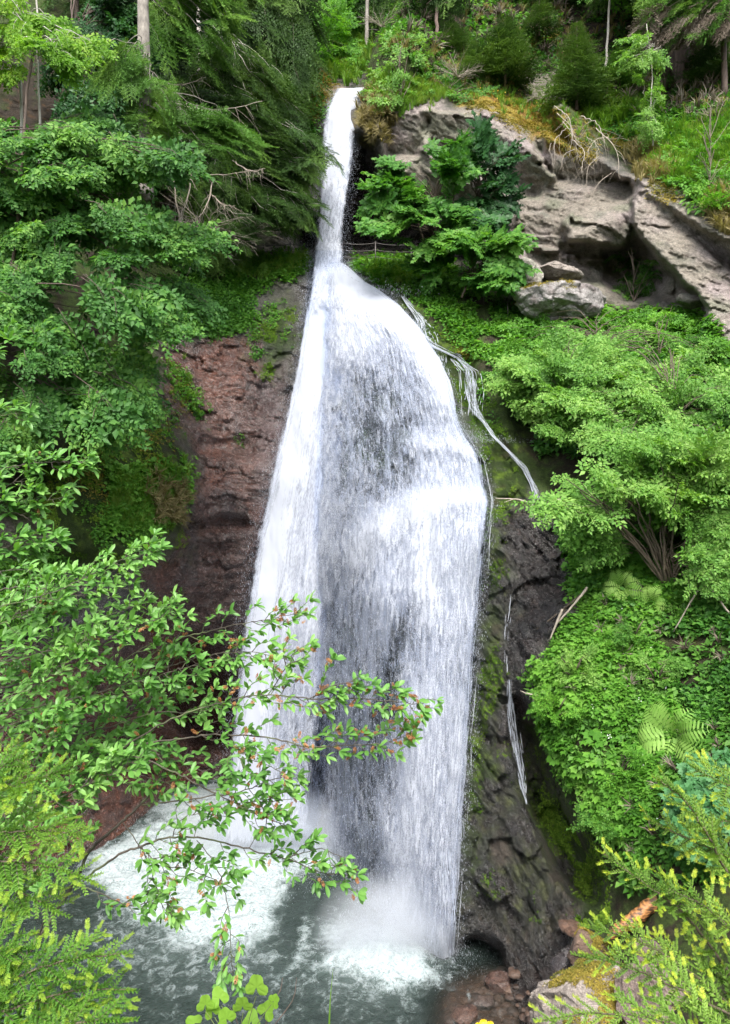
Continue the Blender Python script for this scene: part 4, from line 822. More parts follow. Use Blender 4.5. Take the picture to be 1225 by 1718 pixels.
# ------------------------------------------------------------------ growing things
def inpoly(p, x, y):
    p = np.asarray(p, float); c = np.zeros(np.shape(x), bool)
    for (x0, y0), (x1, y1) in zip(p, np.roll(p, -1, 0)):
        if y0 != y1: c ^= ((y > y0) != (y > y1)) & (x < (x1 - x0) * (y - y0) / (y1 - y0) + x0)
    return c
def sample_poly(poly, n, r, mind=None):
    p = np.asarray(poly, float); lo, hi = p.min(0), p.max(0); X = []; tries = 0
    while len(X) < n and tries < 60:
        q = lo + r.random((n * 2, 2)) * (hi - lo); q = q[inpoly(poly, q[:, 0], q[:, 1])]; X += list(q); tries += 1
    return np.array(X[:n])
def crown(g, bg_, poly, D, th, n, size, axis, tmpl, seed=0, up=.7, face=.8, droop=-.25, outw=1., rnd=0., gap=.35, limbs=1, lr=.02, jit=.35, clus=1):
    """boughs filling a region of the air: poly (photo px) x distance D±th. axis (px,py,D) is where they grow from"""
    r = np.random.default_rng(seed); q = sample_poly(poly, int(n * 1.8), r); dd = D + th * (r.random(len(q)) * 2 - 1) if np.isscalar(D) else D(q[:, 0], q[:, 1]) + th * (r.random(len(q)) * 2 - 1)
    P = px(q[:, 0], q[:, 1], dd); k = fbm(P * .9, 3, seed + 400) > -gap; P = P[k][:n]; A = px(*axis)
    if P[:, 0].size == 0: return P
    d = (P - A) * np.array([1, .6, .55]); d = unit(d) * outw + r.normal(0, jit, P.shape); d[:, 2] += droop; d = unit(d)
    if clus > 1:      # boughs gathered into tiers: a few plates fan out from one limb end, air between the tiers
        m0 = max(1, len(P) // clus); ci = r.integers(m0, size=len(P)); ci[:m0] = np.arange(m0); dc = d[:m0][ci]; sv = unit(np.cross(dc, [0, -.5, 1.]))
        k_ = r.normal(0, .55, len(P)); d = unit(dc + sv * k_[:, None] + r.normal(0, .08, P.shape)); P = P[:m0][ci] + dc * (r.random(len(P)) - .5)[:, None] * size * .8 + sv * k_[:, None] * size * .45 + r.normal(0, .05, P.shape) * size
    nrm = unit(np.array([0, 0, 1.]) * up + np.array([0, -1., 0]) * face + r.normal(0, .22, P.shape))
    sz = size * (.65 + .7 * r.random(len(P))); base = P - d * sz[:, None] * .6
    R = frame(d, nrm); ti = r.integers(len(tmpl), size=len(P)); rv = r.normal(rnd, .10, len(P))
    for i in range(len(tmpl)):
        m_ = ti == i; stamp(g, tmpl[i], base[m_], R[m_], sz[m_], rnd=rv[m_])
    if bg_ is not None:
        for i in range(len(P)):                                # each bough's own wood
            p0 = base[i]; p1 = base[i] + d[i] * sz[i] * .8; tube(bg_, curve([p0, (p0 + p1) / 2 + R[i][:, 2] * sz[i] * .03, p1 - R[i][:, 2] * sz[i] * .25], 5), np.linspace(lr * .35, lr * .12, 5), 4, False)
        if limbs:
            for i in range(0, len(P), max(1, int(1 / limbs))):
                a = A + (base[i] - A) * .0; a = A.copy(); a[2] += (base[i][2] - A[2]) * .45
                mid = (a + base[i]) / 2 + np.array([0, 0, .15 * np.linalg.norm(base[i] - a)]) + r.normal(0, .12, 3)
                tube(bg_, curve([a, mid, base[i]], 8, .02), np.linspace(lr, lr * .35, 8), 4, False)
    return P
def shape_parent(name, label, cat, at, group=None): return thing(name, label, cat, tuple(float(v) for v in at), group)
def trunk(g, pts, r0, r1, n=16, jit=.0, sides=8, wob=.15):
    P = curve(px(*np.array(pts, float).T), n, jit); tube(g, P, np.linspace(r0, r1, n), sides, True, wob); return P
def tree(name, label, cat, trunks, crowns, bark, leaf, group=None, leafname='foliage'):
    """trunks: [(pts, r0, r1)], crowns: kwargs for crown(); -> thing > trunk, foliage"""
    base = px(*trunks[0][0][0]); o = shape_parent(name, label, cat, base, group)
    tg, fg = G(), G()
    for pts, r0, r1 in trunks: trunk(tg, pts, r0, r1, 18, .01)
    for c in crowns: crown(fg, tg, **c)
    tg.build('trunk' if r0 > .0 else 'stem', bark, o, True)
    fg.build(leafname, leaf, o); return o
# ------------------------------------------------------------------ left side: beeches, firs, saplings
A1 = [(-90,200),(60,205),(140,188),(200,212),(262,240),(318,262),(322,290),(270,300),(300,345),(330,400),(338,470),(300,520),(200,520),(100,490),(-90,480)]
A2 = [(-90,455),(60,470),(200,500),(300,515),(285,560),(250,620),(255,655),(235,690),(170,715),(100,740),(30,745),(-90,750)]
tree('beech_tree', 'large leafy beech spreading its layered boughs over the left cliff', 'tree', [([(-60,900,17.2),(-50,700,17.8),(20,450,18.6),(42,200,19),(60,60,19.5)], .06, .03)],
     [dict(poly=A1, D=19.0, th=1.5, n=430, clus=7, size=1.1, axis=(-60,330,19.5), tmpl=PLB, seed=11, droop=-.38, lr=.03, limbs=.07)], BK['brown'], LM['beech'])
tree('beech_tree', 'lower beech whose boughs hang in front of the red rock, left edge', 'tree', [([(-160,1000,15.5),(-130,800,16.2),(-60,620,17.0),(0,520,17.6)], .13, .04)],
     [dict(poly=A2, D=17.8, th=1.4, n=330, clus=7, size=1.0, axis=(-90,560,18.2), tmpl=PLB, seed=12, droop=-.5, lr=.028, limbs=.07)], BK['brown'], LM['beech'])
tree('dark_tree', 'dark broadleaf tree behind the pale fir trunk, top left', 'tree', [([(120,330,27),(125,150,27.5),(130,-60,28)], .14, .08)],
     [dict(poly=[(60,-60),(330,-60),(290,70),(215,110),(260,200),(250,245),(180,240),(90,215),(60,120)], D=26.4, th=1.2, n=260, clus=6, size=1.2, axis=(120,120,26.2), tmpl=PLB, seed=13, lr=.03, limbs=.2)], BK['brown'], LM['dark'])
S1 = [(-80,-60),(10,-40),(60,5),(92,38),(70,62),(20,48),(-80,60)]; S2 = [(30,30),(100,35),(148,48),(150,85),(128,95),(125,128),(60,118),(40,80)]; S3 = [(-60,60),(20,60),(50,90),(30,130),(-60,125)]
tree('slender_sapling', 'slender pale stemmed sapling with yellow green leaves, far top left corner', 'sapling', [([(38,470,20.2),(36,250,20.2),(33,60,20.3),(30,-60,20.4)], .045, .03)],
     [dict(poly=S1, D=19.4, th=.7, n=44, clus=4, size=.75, axis=(33,30,20.2), tmpl=PLB, seed=14, lr=.02, limbs=.3), dict(poly=S3, D=19.6, th=.5, n=22, size=.7, axis=(33,100,20.2), tmpl=PLB, seed=15, lr=.02, limbs=.3)], BK['pale'], LM['lime'], 'slender saplings at the top left')
tree('slender_sapling', 'slender sapling with sunlit yellow leaves, second stem from the left edge', 'sapling', [([(66,420,20),(65,180,20),(63,60,20.1),(60,-60,20.2)], .04, .022)],
     [dict(poly=S2, D=18.8, th=.6, n=40, clus=4, size=.72, axis=(64,60,20), tmpl=PLB, seed=16, lr=.02, limbs=.3)], BK['pale'], LM['lime'], 'slender saplings at the top left')
# firs
def fir(name, label, trunks, crowns, bark, leaf=LM['fir'], group='firs on the left slope', dead=None):
    base = px(*trunks[0][0][0]); o = shape_parent(name, label, 'fir tree', base, group); tg, fg, dg = G(), G(), G()
    for pts, r0, r1 in trunks: trunk(tg, pts, r0, r1, 20, .012, 10)
    for c in crowns: crown(fg, tg, **dict(dict(up=1., face=.35, droop=-.22, tmpl=PLF, lr=.022, limbs=.35, jit=.28), **c))
    tg.build('trunk', bark, o, True); fg.build('foliage', leaf, o)
    if dead:
        r = np.random.default_rng(dead[0])
        for (x0, y0, D0_, x1, y1, D1_, rad) in dead[1]:
            a, b = px(x0, y0, D0_), px(x1, y1, D1_); m_ = (a + b) / 2 + np.array([0, 0, -.12 * np.linalg.norm(b - a)]); P = curve([a, m_, b], 14, .02); tube(dg, P, np.linspace(rad, rad * .25, 14), 5, False)
            for k in range(3, 13):
                for _ in range(2):
                    d_ = unit(P[k] - P[k - 1]) * .5 + r.normal(0, .45, 3) + np.array([0, 0, -.5]); L = .25 + .5 * r.random(); tube(dg, curve([P[k], P[k] + d_ * L * .5 + r.normal(0, .03, 3), P[k] + d_ * L + np.array([0, 0, -.1])], 5), np.linspace(rad * .3, rad * .08, 5), 3, False)
        dg.build('dead_branches', BK['dead'], o, True)
    return o
fir('fir_tree', 'tall fir with a pale bare trunk standing left of the falls', [([(246,330,22.9),(244,235,23.1),(242,100,23.4),(238,-80,23.8)], .23, .17)],
    [dict(poly=[(235,180),(300,180),(420,215),(430,245),(300,255),(240,240)], D=23.4, th=.6, n=60, size=1.3, axis=(242,170,23.4), seed=21, face=.5),
     dict(poly=[(140,80),(230,90),(300,160),(290,235),(262,150),(170,150)], D=22.6, th=.3, n=34, size=1.1, axis=(242,60,23.5), seed=22, face=.5),
     dict(poly=[(250,-60),(420,-60),(400,60),(330,130),(270,100)], D=25.5, th=1, n=60, size=1.4, axis=(240,-60,25), seed=23)], BK['fir'], LM['firbright'],
    dead=(5, [(250,155,26,440,170,25.5,.03),(250,250,26,440,285,25,.035),(300,220,26,325,285,25,.03),(330,250,26.5,300,370,25,.035),(360,300,27,330,370,26,.03),(350,320,27,395,345,26,.03),(250,130,26,345,130,25.5,.025),(390,270,27,445,283,26,.03),(290,300,26,310,390,25.5,.03)]))
fir('fir_tree', 'fir with a thin pale stem and drooping boughs reaching across the upper jet', [([(335,420,28.5),(334,200,29),(333,60,29.5),(333,-80,30)], .10, .07)],
    [dict(poly=[(330,150),(440,170),(540,240),(552,262),(470,270),(400,280),(340,240)], D=28.3, th=1., n=110, size=1.5, axis=(340,150,29.2), seed=24),
     dict(poly=[(350,270),(430,255),(520,262),(572,272),(560,285),(500,310),(560,345),(550,360),(470,385),(400,370),(350,340)], D=27.8, th=.8, n=150, size=1.25, axis=(340,240,29), seed=25, face=.5),
     dict(poly=[(250,250),(350,260),(400,330),(380,420),(300,440),(320,340)], D=27.6, th=.8, n=110, size=1.2, axis=(330,200,28.8), seed=26),
     dict(poly=[(330,370),(440,360),(440,400),(390,430),(330,450)], D=27.2, th=.6, n=50, size=1.0, axis=(340,340,28.5), seed=126, face=.6)], BK['pale'], LM['fir'])
fir('fir_tree', 'slim fir beside the thin leaning stem, above the undercut rock', [([(356,215,29),(362,150,29.4),(366,0,30),(366,-90,30.3)], .08, .05)],
    [dict(poly=[(320,60),(420,80),(500,150),(500,230),(420,220),(340,150)], D=29.5, th=1.2, n=130, size=1.5, axis=(364,20,30), seed=27)], BK['pale'], LM['fir'])
fir('fir_tree', 'dark fir with long hanging boughs near the lip of the falls', [([(440,260,31),(440,100,32),(440,-120,33)], .16, .10)],
    [dict(poly=[(360,-80),(500,-80),(495,40),(520,110),(500,150),(430,140),(370,80)], D=31.0, th=1.5, n=170, size=1.7, axis=(438,-120,32.5), seed=28, droop=-.5)], BK['brown'], LM['fir'])
fir('fir_tree', 'blackish fir filling the gap behind the pale trunk', [([(180,320,30),(182,100,31),(180,-120,32)], .18, .12)],
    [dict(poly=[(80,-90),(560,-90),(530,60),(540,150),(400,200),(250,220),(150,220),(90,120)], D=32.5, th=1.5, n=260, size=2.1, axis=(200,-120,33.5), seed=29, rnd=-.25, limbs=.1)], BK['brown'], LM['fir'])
tree('leafy_tree', 'sunlit bright green tree behind the lip of the falls', 'tree', [([(585,140,46),(590,0,48),(590,-90,50)], .2, .14)],
     [dict(poly=[(500,-80),(640,-80),(622,30),(618,100),(600,135),(575,120),(560,60),(520,20)], D=45, th=2.5, n=190, size=2.2, axis=(590,-20,48), tmpl=PLB, seed=31, lr=.05, limbs=.1)], BK['grey'], LM['bright'])
tree('leafy_shrub', 'bright shrub on the left bank just above the lip', 'shrub', [([(560,130,37.5),(550,90,38),(545,40,38)], .06, .03)],
     [dict(poly=[(490,20),(560,0),(590,60),(600,130),(570,138),(540,110),(500,80)], D=38, th=1.2, n=120, size=1.2, axis=(550,120,38.5), tmpl=PLB, seed=32, lr=.03, limbs=.2)], BK['grey'], LM['bright'])
print('left', round(time.time() - T0, 1))
# ------------------------------------------------------------------ centre and right: maple, hazel, saplings, forest trunks
def onrock(x, y, off=0.): P, n_ = surf(x, y); return (x, y, float(P[1]) - off)
tree('maple_tree', 'young maple with layered light green boughs right of the upper jet', 'tree', [([(722,470,27.2),(718,430,27),(700,370,26.8),(680,300,26.6)], .06, .02), ([(722,470,27.2),(735,420,27),(760,340,27),(770,260,27.2)], .05, .02), ([(722,470,27.2),(745,440,26.6),(790,380,26.3)], .04, .015)],
     [dict(poly=[(612,285),(660,262),(700,245),(770,250),(780,300),(740,330),(640,350),(612,335)], D=26.4, th=1., n=100, clus=6, size=.85, axis=(730,360,27), tmpl=PLM, seed=41, droop=-.12, lr=.02, limbs=.3),
      dict(poly=[(620,345),(700,335),(790,340),(800,400),(750,420),(660,395),(615,375)], D=26, th=1., n=100, clus=6, size=.85, axis=(725,400,27), tmpl=PLM, seed=42, droop=-.12, lr=.02, limbs=.3),
      dict(poly=[(690,410),(760,415),(740,440),(720,480),(690,455)], D=26, th=.5, n=22, size=.8, axis=(722,450,27), tmpl=PLM, seed=43, lr=.02, limbs=.3)], BK['twig'], LM['maple'])
tree('maple_tree', 'darker taller maple behind, its top against the grey slab', 'tree', [([(790,480,28),(800,400,28),(805,300,28.2),(785,215,28.4)], .07, .02)],
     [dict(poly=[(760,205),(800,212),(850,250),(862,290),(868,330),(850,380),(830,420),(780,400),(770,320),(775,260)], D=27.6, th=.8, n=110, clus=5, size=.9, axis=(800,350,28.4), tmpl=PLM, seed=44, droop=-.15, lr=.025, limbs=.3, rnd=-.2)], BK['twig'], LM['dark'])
tree('maple_sapling', 'low maple sapling beside the two grey boulders', 'sapling', [([(775,500,25.6),(790,465,25.6),(820,430,25.6)], .045, .02)],
     [dict(poly=[(745,412),(800,395),(860,395),(892,415),(885,440),(840,450),(850,490),(800,480),(770,450)], D=25.2, th=.8, n=80, clus=5, size=.8, axis=(790,460,25.9), tmpl=PLM, seed=45, droop=-.1, lr=.02, limbs=.4)], BK['twig'], LM['maple'])
# forest on top: trunks
def ftrunk(x0, y0, x1, r0, D, bark, label, nm='spruce_tree', br=None, low=-25, grp='forest trunks above the rock'):
    o = shape_parent(nm, label, 'tree', px(x0, y0, D), grp); tg, fg = G(), G(); trunk(tg, [(x0, y0 + 14, D), (x0 + (x1 - x0) * .3, y0 - 60, D + .3), ((x0 + x1) / 2, y0 / 2 - 60, D + .8), (x1, -190, D + 1.5)], r0, r0 * .75, 22, .015, 12)
    r = np.random.default_rng(int(x0)); Dm = D
    for k in range(9):                                           # dead stubs on the lower trunk
        t = r.random(); p_ = px(x0 + (x1 - x0) * t, y0 - (y0 + 100) * t, Dm + t); d_ = unit(np.array([r.normal(), -abs(r.normal()) * .5, -.15])); tube(tg, np.stack([p_, p_ + d_ * .4, p_ + d_ * .9 + np.array([0, 0, -.15])]), [.02, .014, .005], 4, False)
    tg.build('trunk', bark, o, True)
    cr = br or dict(poly=[(x1 - 110, -260), (x1 + 110, -260), (x1 + 100, low), (x1 - 100, low)], n=90, th=2.5)
    crown(fg, None, D=D + .8, size=2.6, axis=(x1, -160, D + 1.2), tmpl=PLF, seed=int(x0), up=1, face=.3, droop=-.4, **cr); fg.build('foliage', LM['fir'], o); return o
ftrunk(1146, 138, 1140, .34, 32.5, BK['reddish'], 'thick reddish spruce trunk in the shade, top right')
ftrunk(1205, 120, 1205, .16, 33, BK['brown'], 'thin dark trunk at the right edge of the forest')
ftrunk(1128, 112, 1126, .14, 33.5, BK['brown'], 'dark narrow trunk tucked just left of the thick reddish one')
ftrunk(948, 42, 950, .17, 41, BK['brown'], 'short shaded trunk, leftmost of the three at the skyline', low=14)
ftrunk(976, 36, 974, .24, 42, BK['brown'], 'broad dark trunk, middle of the three at the skyline', low=14)
ftrunk(996, 30, 1000, .18, 42.5, BK['brown'], 'shaded trunk, rightmost of the three at the skyline', low=14)
ftrunk(733, 86, 732, .09, 35.5, BK['reddish'], 'bare thin trunk above the mossy knob', br=dict(poly=[(680, -100), (790, -100), (780, 10), (700, 15)], n=24, th=.8))
ftrunk(616, 118, 616, .12, 40, BK['grey'], 'slim grey trunk straight above the lip of the falls', br=dict(poly=[(610, -60), (650, -60), (640, 20), (620, 20)], n=8, th=.8))
ftrunk(1075, 55, 1078, .13, 38, BK['brown'], 'distant trunk between the birch and the grey spruce', low=14)
ftrunk(1180, 60, 1182, .12, 37, BK['brown'], 'distant thin trunk behind the grey lichened boughs', low=14)
ftrunk(850, 20, 852, .13, 43, BK['brown'], 'distant trunk behind the tallest young spruce', low=14)
ftrunk(1030, 30, 1034, .13, 43, BK['brown'], 'distant trunk just right of the birch stem', low=14)
tree('birch_tree', 'thin white birch stem in the upper forest', 'tree', [([(1016,120,33.5),(1020,60,33.6),(1022,0,33.8),(1022,-100,34)], .06, .045)], [dict(poly=[(960,-120),(1080,-120),(1060,-20),(990,-20)], D=34, th=1, n=26, size=1.2, axis=(1022,-90,34), tmpl=PLB, seed=52, lr=.02, limbs=.3)], BK['pale'], LM['bright'])
tree('slim_sapling', 'slim pale sapling with sparse leaves before the reddish trunk', 'sapling', [([(1096,245,28.2),(1092,180,28.3),(1094,120,28.4),(1085,40,28.6)], .035, .012)],
     [dict(poly=[(1035,60),(1080,55),(1120,80),(1120,115),(1060,110),(1040,95)], D=28.2, th=.5, n=30, size=.8, axis=(1090,80,28.5), tmpl=PLB, seed=53, face=.3, lr=.015, limbs=.5),
      dict(poly=[(1070,130),(1110,130),(1115,230),(1080,240)], D=28.2, th=.4, n=20, size=.7, axis=(1093,190,28.4), tmpl=PLB, seed=54, face=.3, lr=.015, limbs=.5)], BK['pale'], LM['hazel'])
# young spruces on the rim
def young_spruce(x, y, h, wd, D, label, leaf='fir', seed=0, n=60, rnd=0.):
    b = px(x, y, D); H = h * D / F; o = shape_parent('young_spruce', label, 'spruce', b, 'young spruces on the rim'); n = int(n * .7); W0 = wd; tg, fg = G(), G(); r = np.random.default_rng(seed)
    tube(tg, np.stack([b, b + [0, 0, H * .5], b + [0, 0, H]]), [H * .018 + .01, H * .012, .006], 6); W_ = wd * D / F
    t = np.linspace(.04, .97, n); a = np.arange(n) * 2.4 + r.normal(0, .3, n); L = W_ * (1.02 - t) ** .8 * (.75 + .4 * r.random(n)) + .08
    P = b + np.stack([0 * t, 0 * t, t * H], -1); d = np.stack([np.cos(a), np.sin(a), .12 + .25 * t], -1); R = frame(d, (0, 0, 1)); ti = r.integers(len(PLY), size=n)
    for i in range(len(PLY)): m_ = ti == i; stamp(fg, PLY[i], P[m_], R[m_], L[m_], rnd=np.full(m_.sum(), rnd + .1) + r.normal(0, .1, m_.sum()))
    tg.build('trunk', BK['brown'], o, True); fg.build('foliage', LM[leaf], o)
for i, a in enumerate([(848,140,118,60,33.6,'tallest young spruce, left of the small grey crag','fir',0,90,.1),(968,185,150,62,32.4,'bushy young spruce right of the small grey crag','fir',1,90,.15),(800,135,75,38,34,'small spruce in the shadow left of the tallest one','fir',2,50,0),
    (760,95,60,40,36,'low dark spruce behind the bare thin trunk','fir',3,45,-.1),(690,120,80,40,34.5,'young spruce on the mossy knob beside the falls','firbright',4,55,0),(1040,150,70,45,33,'pale tipped little spruce behind the slim sapling','firbright',5,50,.1),(905,60,60,40,37,'small spruce above the golden cap of the crag','fir',6,40,0),
    (1190,150,90,60,32,'shaded little spruce against the right edge','fir',7,55,-.2)]): young_spruce(*a[:5], a[5], a[6], a[7], a[8], a[9])
# grey lichened boughs of the old spruce at the top right
o = shape_parent('old_spruce', 'old spruce with drooping grey lichened boughs, top right', 'spruce', px(1215, 150, 30.5)); tg, fg, dg = G(), G(), G()
trunk(tg, [(1216,165,30.5),(1214,40,30.8),(1212,-120,31.2)], .13, .1); crown(dg, tg, poly=[(1060,20),(1120,0),(1225,-20),(1225,60),(1150,70),(1080,62)], D=30, th=.8, n=34, size=1.3, axis=(1215,-10,31), tmpl=PLF, seed=61, up=1, face=.3, droop=-.3, limbs=.4, lr=.02)
crown(fg, tg, poly=[(1070,-80),(1260,-80),(1260,40),(1180,70),(1080,50)], D=30.2, th=1, n=90, size=1.5, axis=(1215,-60,31), tmpl=PLF, seed=62, up=1, face=.3, droop=-.3); tg.build('trunk', BK['brown'], o, True); fg.build('foliage', LM['firbright'], o); dg.build('lichened_boughs', LM['deadtwig'], o)
# shrubs on top of the rocks
def shrub(name, label, cat, poly, off, th, n, size, tmpl, leaf, bark='twig', seed=0, group=None, axis=None, **kw):
    p = np.asarray(poly, float); cx, cy = p.mean(0); ax = axis or (cx, p[:, 1].max(), None); D_ = float(surf(ax[0], ax[1])[0][1]); o = shape_parent(name, label, cat, px(ax[0], ax[1], D_), group); tg, fg = G(), G()
    Df = lambda x, y: surf(x, y)[0][:, 1] - off
    for s in range(5):
        sg = G()
        q = p[rng.integers(len(p))] * .6 + np.array([cx, cy]) * .4; tube(sg, curve([px(ax[0], ax[1], D_ + .05), px((ax[0] + q[0]) / 2, (ax[1] + q[1]) / 2 - 4, (D_ + float(Df(np.array([q[0]]), np.array([q[1]]))[0])) / 2 - .15), px(q[0], q[1], float(Df(np.array([q[0]]), np.array([q[1]]))[0]))], 9), np.linspace(.025, .008, 9), 5, False); sg.build('stem', BK[bark], o, True)
    crown(fg, tg, poly, Df, th, n, size, (ax[0], ax[1], D_), tmpl, seed, **dict(dict(lr=.014, limbs=.25, droop=-.1), **kw)); tg.build('twig_sprays', BK[bark], o, True); fg.build('foliage', LM[leaf], o); return o
shrub('leafy_shrub', 'ragged shrub clinging to the mossy knob beside the lip', 'shrub', [(622,70),(700,40),(730,100),(700,160),(650,180),(618,160)], .5, .4, 60, .8, PLB, 'hazel', seed=71)
shrub('leafy_shrub', 'dark low shrub on the rim under the tallest young spruce', 'shrub', [(700,120),(800,120),(830,150),(760,160),(700,150)], .4, .3, 40, .7, PLB, 'maple', seed=72)
shrub('leafy_shrub', 'yellow green shrub between the crag and the slim sapling', 'shrub', [(980,130),(1060,120),(1080,170),(1010,180)], .4, .3, 45, .7, PLB, 'herb', seed=73)
shrub('leafy_shrub', 'bright shrub overhanging the rock at the right edge', 'shrub', [(1120,240),(1180,205),(1260,190),(1260,330),(1210,350),(1180,320),(1130,290)], .6, .5, 110, .75, PLB, 'bright', seed=74)
shrub('leafy_shrub', 'small leafy shrub growing in the dark hollow under the rocks', 'shrub', [(1020,430),(1060,420),(1110,440),(1110,480),(1060,505),(1020,480)], .4, .3, 45, .55, PLB, 'maple', seed=75)
# the big light-green thicket in the middle right
R3 = [(800,625),(840,590),(880,545),(960,520),(1050,528),(1120,540),(1180,560),(1240,600),(1240,760),(1150,770),(1060,740),(1000,735),(930,740),(880,740),(850,700),(810,660)]
shrub('leafy_thicket', 'broad pale green thicket below the boulders, nearest the thin side stream', 'bush', [(845,625),(870,595),(900,570),(1000,570),(1010,640),(990,725),(930,725),(905,715),(880,690),(850,650)], 1.0, .9, 330, .8, PLB, 'hazel', seed=81, clus=6, axis=(940,720))
shrub('leafy_thicket', 'broad thicket right of centre reaching the right edge, under the overhanging rock', 'bush', [(990,560),(1100,560),(1240,610),(1240,770),(1150,770),(1060,740),(980,735)], 1.0, .9, 370, .8, PLB, 'hazel', seed=82, clus=6, axis=(1130,740))
shrub('low_thicket', 'low fresh herbs and leaves just beneath the two grey boulders', 'bush', [(850,545),(900,525),(1000,520),(1100,525),(1190,560),(1225,600),(1050,600),(860,600)], .5, .35, 170, .6, PLB, 'herb', seed=83, axis=(1000,590))
shrub('tall_sprout', 'single leafy shoot standing above the thicket beside the dark hollow', 'sapling', [(1090,540),(1130,500),(1150,505),(1140,540),(1110,580)], 1.3, .2, 14, .5, PLB, 'bright', seed=84, axis=(1105,600))
for i_, (x_, y_, lf_, w_) in enumerate([(960,1120,'hazel','the white curved branch'),(1040,1290,'bright','the middle of the herb bank'),(1000,1385,'maple','the lowest tip of the herb bank'),(1100,1130,'hazel','the patch of bare brown soil'),(930,1190,'bright','the edge of the dark gully'),(1060,1060,'maple','the shaded ferns')]):
    shrub('leafy_plant', 'small leafy plant standing out of the herbs near ' + w_, 'plant', [(x_-32,y_-26),(x_+32,y_-30),(x_+36,y_+16),(x_-30,y_+18)], .3, .15, 16, .38, PLB, lf_, seed=300 + i_, group='leafy plants on the right bank', face=.5, limbs=.2)
# hazel with its bundle of stems
o = shape_parent('hazel_bush', 'hazel bush with a bundle of bare arching stems, lower right', 'bush', px(1125, 985, 16.2)); tg, fg = G(), G(); r = np.random.default_rng(90)
for k in range(18):
    x1 = 940 + 290 * r.random(); y1 = 790 + 70 * r.random(); tube(tg, curve([px(1125 + r.normal(0, 9), 990, 16.2), px(1115 + (x1 - 1115) * .4 + r.normal(0, 12), 900 + r.normal(0, 12), 15.9), px(x1, y1, 15.6 + r.normal(0, .4))], 12, .015), np.linspace(.03, .01, 12) * (.6 + .7 * r.random()), 5, False)
for k in range(8):
    x1 = 1150 + 90 * r.random(); y1 = 960 + 80 * r.random(); tube(tg, curve([px(1125, 985, 16.2), px(1150, 930 + 20 * r.random(), 15.7), px(x1, y1, 15.4)], 10, .01), np.linspace(.02, .006, 10), 4, False)
crown(fg, tg, [(935,830),(975,800),(1020,775),(1100,740),(1240,760),(1240,860),(1180,870),(1120,860),(1040,870),(1000,870),(960,868),(935,858)], 15.9, .8, 330, .8, (1120, 950, 16.4), PLB, 91, clus=6, droop=-.2, lr=.014, limbs=.12)
crown(fg, tg, [(1160,900),(1240,880),(1240,1000),(1180,990),(1150,960)], 15.3, .4, 60, .6, (1130, 950, 16), PLB, 92, droop=-.2, lr=.012, limbs=.2)
crown(fg, tg, [(960,880),(1030,890),(1050,935),(985,930)], 16.4, .4, 30, .6, (1100, 940, 16.6), PLB, 93, droop=-.2, lr=.012, limbs=.2)
tg.build('stem', BK['twig'], o, True); fg.build('foliage', LM['hazel'], o)
shrub('lobed_shrub', 'bluish green shrub with lobed leaves behind the near spruce', 'shrub', [(1165,1290),(1240,1270),(1240,1440),(1160,1430),(1140,1370)], .5, .4, 70, .5, PLM, 'blue', seed=95, axis=(1225,1430))
print('right', round(time.time() - T0, 1))
# ------------------------------------------------------------------ low growth nobody could count
def scatter(g, poly, n, tmpl, size, r, lean=.5, gap=None, gs=1.2, off=0., rnd=0., spin=1., warp=20, seed=0):
    q = sample_poly(poly, n, r); q = q + r.normal(0, warp * .3, q.shape)
    P, Nn = surf(q[:, 0], q[:, 1])
    if gap is not None:
        k = fbm(P * gs, 3, 500 + seed) > gap; P, Nn = P[k], Nn[k]
    m_ = len(P); u = unit(Nn * (1 - lean) + np.array([0, 0, 1.]) * lean + r.normal(0, .12, (m_, 3))); a = r.random(m_) * 6.28 * spin
    d = np.cross(u, np.stack([np.cos(a), np.sin(a), 0 * a], -1)); R = frame(d, u); s = size * (.55 + .8 * r.random(m_)); ti = r.integers(len(tmpl), size=m_); rv = r.normal(rnd, .12, m_)
    for i in range(len(tmpl)):
        k = ti == i; stamp(g, tmpl[i], P[k] + u[k] * off, R[k], s[k], rnd=rv[k])
def cover(name, label, mat, areas):
    g = G(); r = np.random.default_rng(abs(hash(label)) % 1000 if False else sum(map(ord, label)) % 9973)
    for i, a in enumerate(areas): scatter(g, r=r, **dict(dict(seed=i), **a))
    return tag(g.build(name, LM[mat] if isinstance(mat, str) else mat), label, kind='stuff')
HB2 = HB + HBL
SL1 = [(985,1000),(1100,960),(1240,1000),(1240,1480),(1100,1500),(1030,1480),(1000,1400),(960,1330),(925,1260),(900,1200),(895,1130),(935,1070)]
SL2 = [(945,1060),(1010,1010),(1090,1040),(1110,1110),(1130,1190),(1110,1300),(1090,1400),(1020,1410),(975,1330),(935,1260),(905,1190),(900,1130)]
cover('ground_cover', 'dense bright low herbs over the right bank', 'herb', [dict(poly=SL2, n=5200, tmpl=HB2, size=.165, lean=.35, gap=-.07, gs=1.9, off=.03), dict(poly=SL2, n=3600, tmpl=HB2, size=.17, lean=.6, gap=.06, gs=1.9, off=.17, seed=0, rnd=.1), dict(poly=SL2, n=700, tmpl=HBL, size=.26, lean=.5, gap=-.1, gs=2.5, off=.08, rnd=.2), dict(poly=SL1, n=2600, tmpl=HB, size=.20, lean=.35, gap=-.02, off=.02, rnd=-.15),
   dict(poly=[(960,880),(1100,900),(1225,950),(1225,1010),(960,1010)], n=1500, tmpl=HB2, size=.24, lean=.4, gap=-.2), dict(poly=[(880,1130),(900,1130),(930,1240),(985,1340),(1010,1420),(985,1400),(930,1290)], n=160, tmpl=HB, size=.18, lean=.2, gap=.05)])
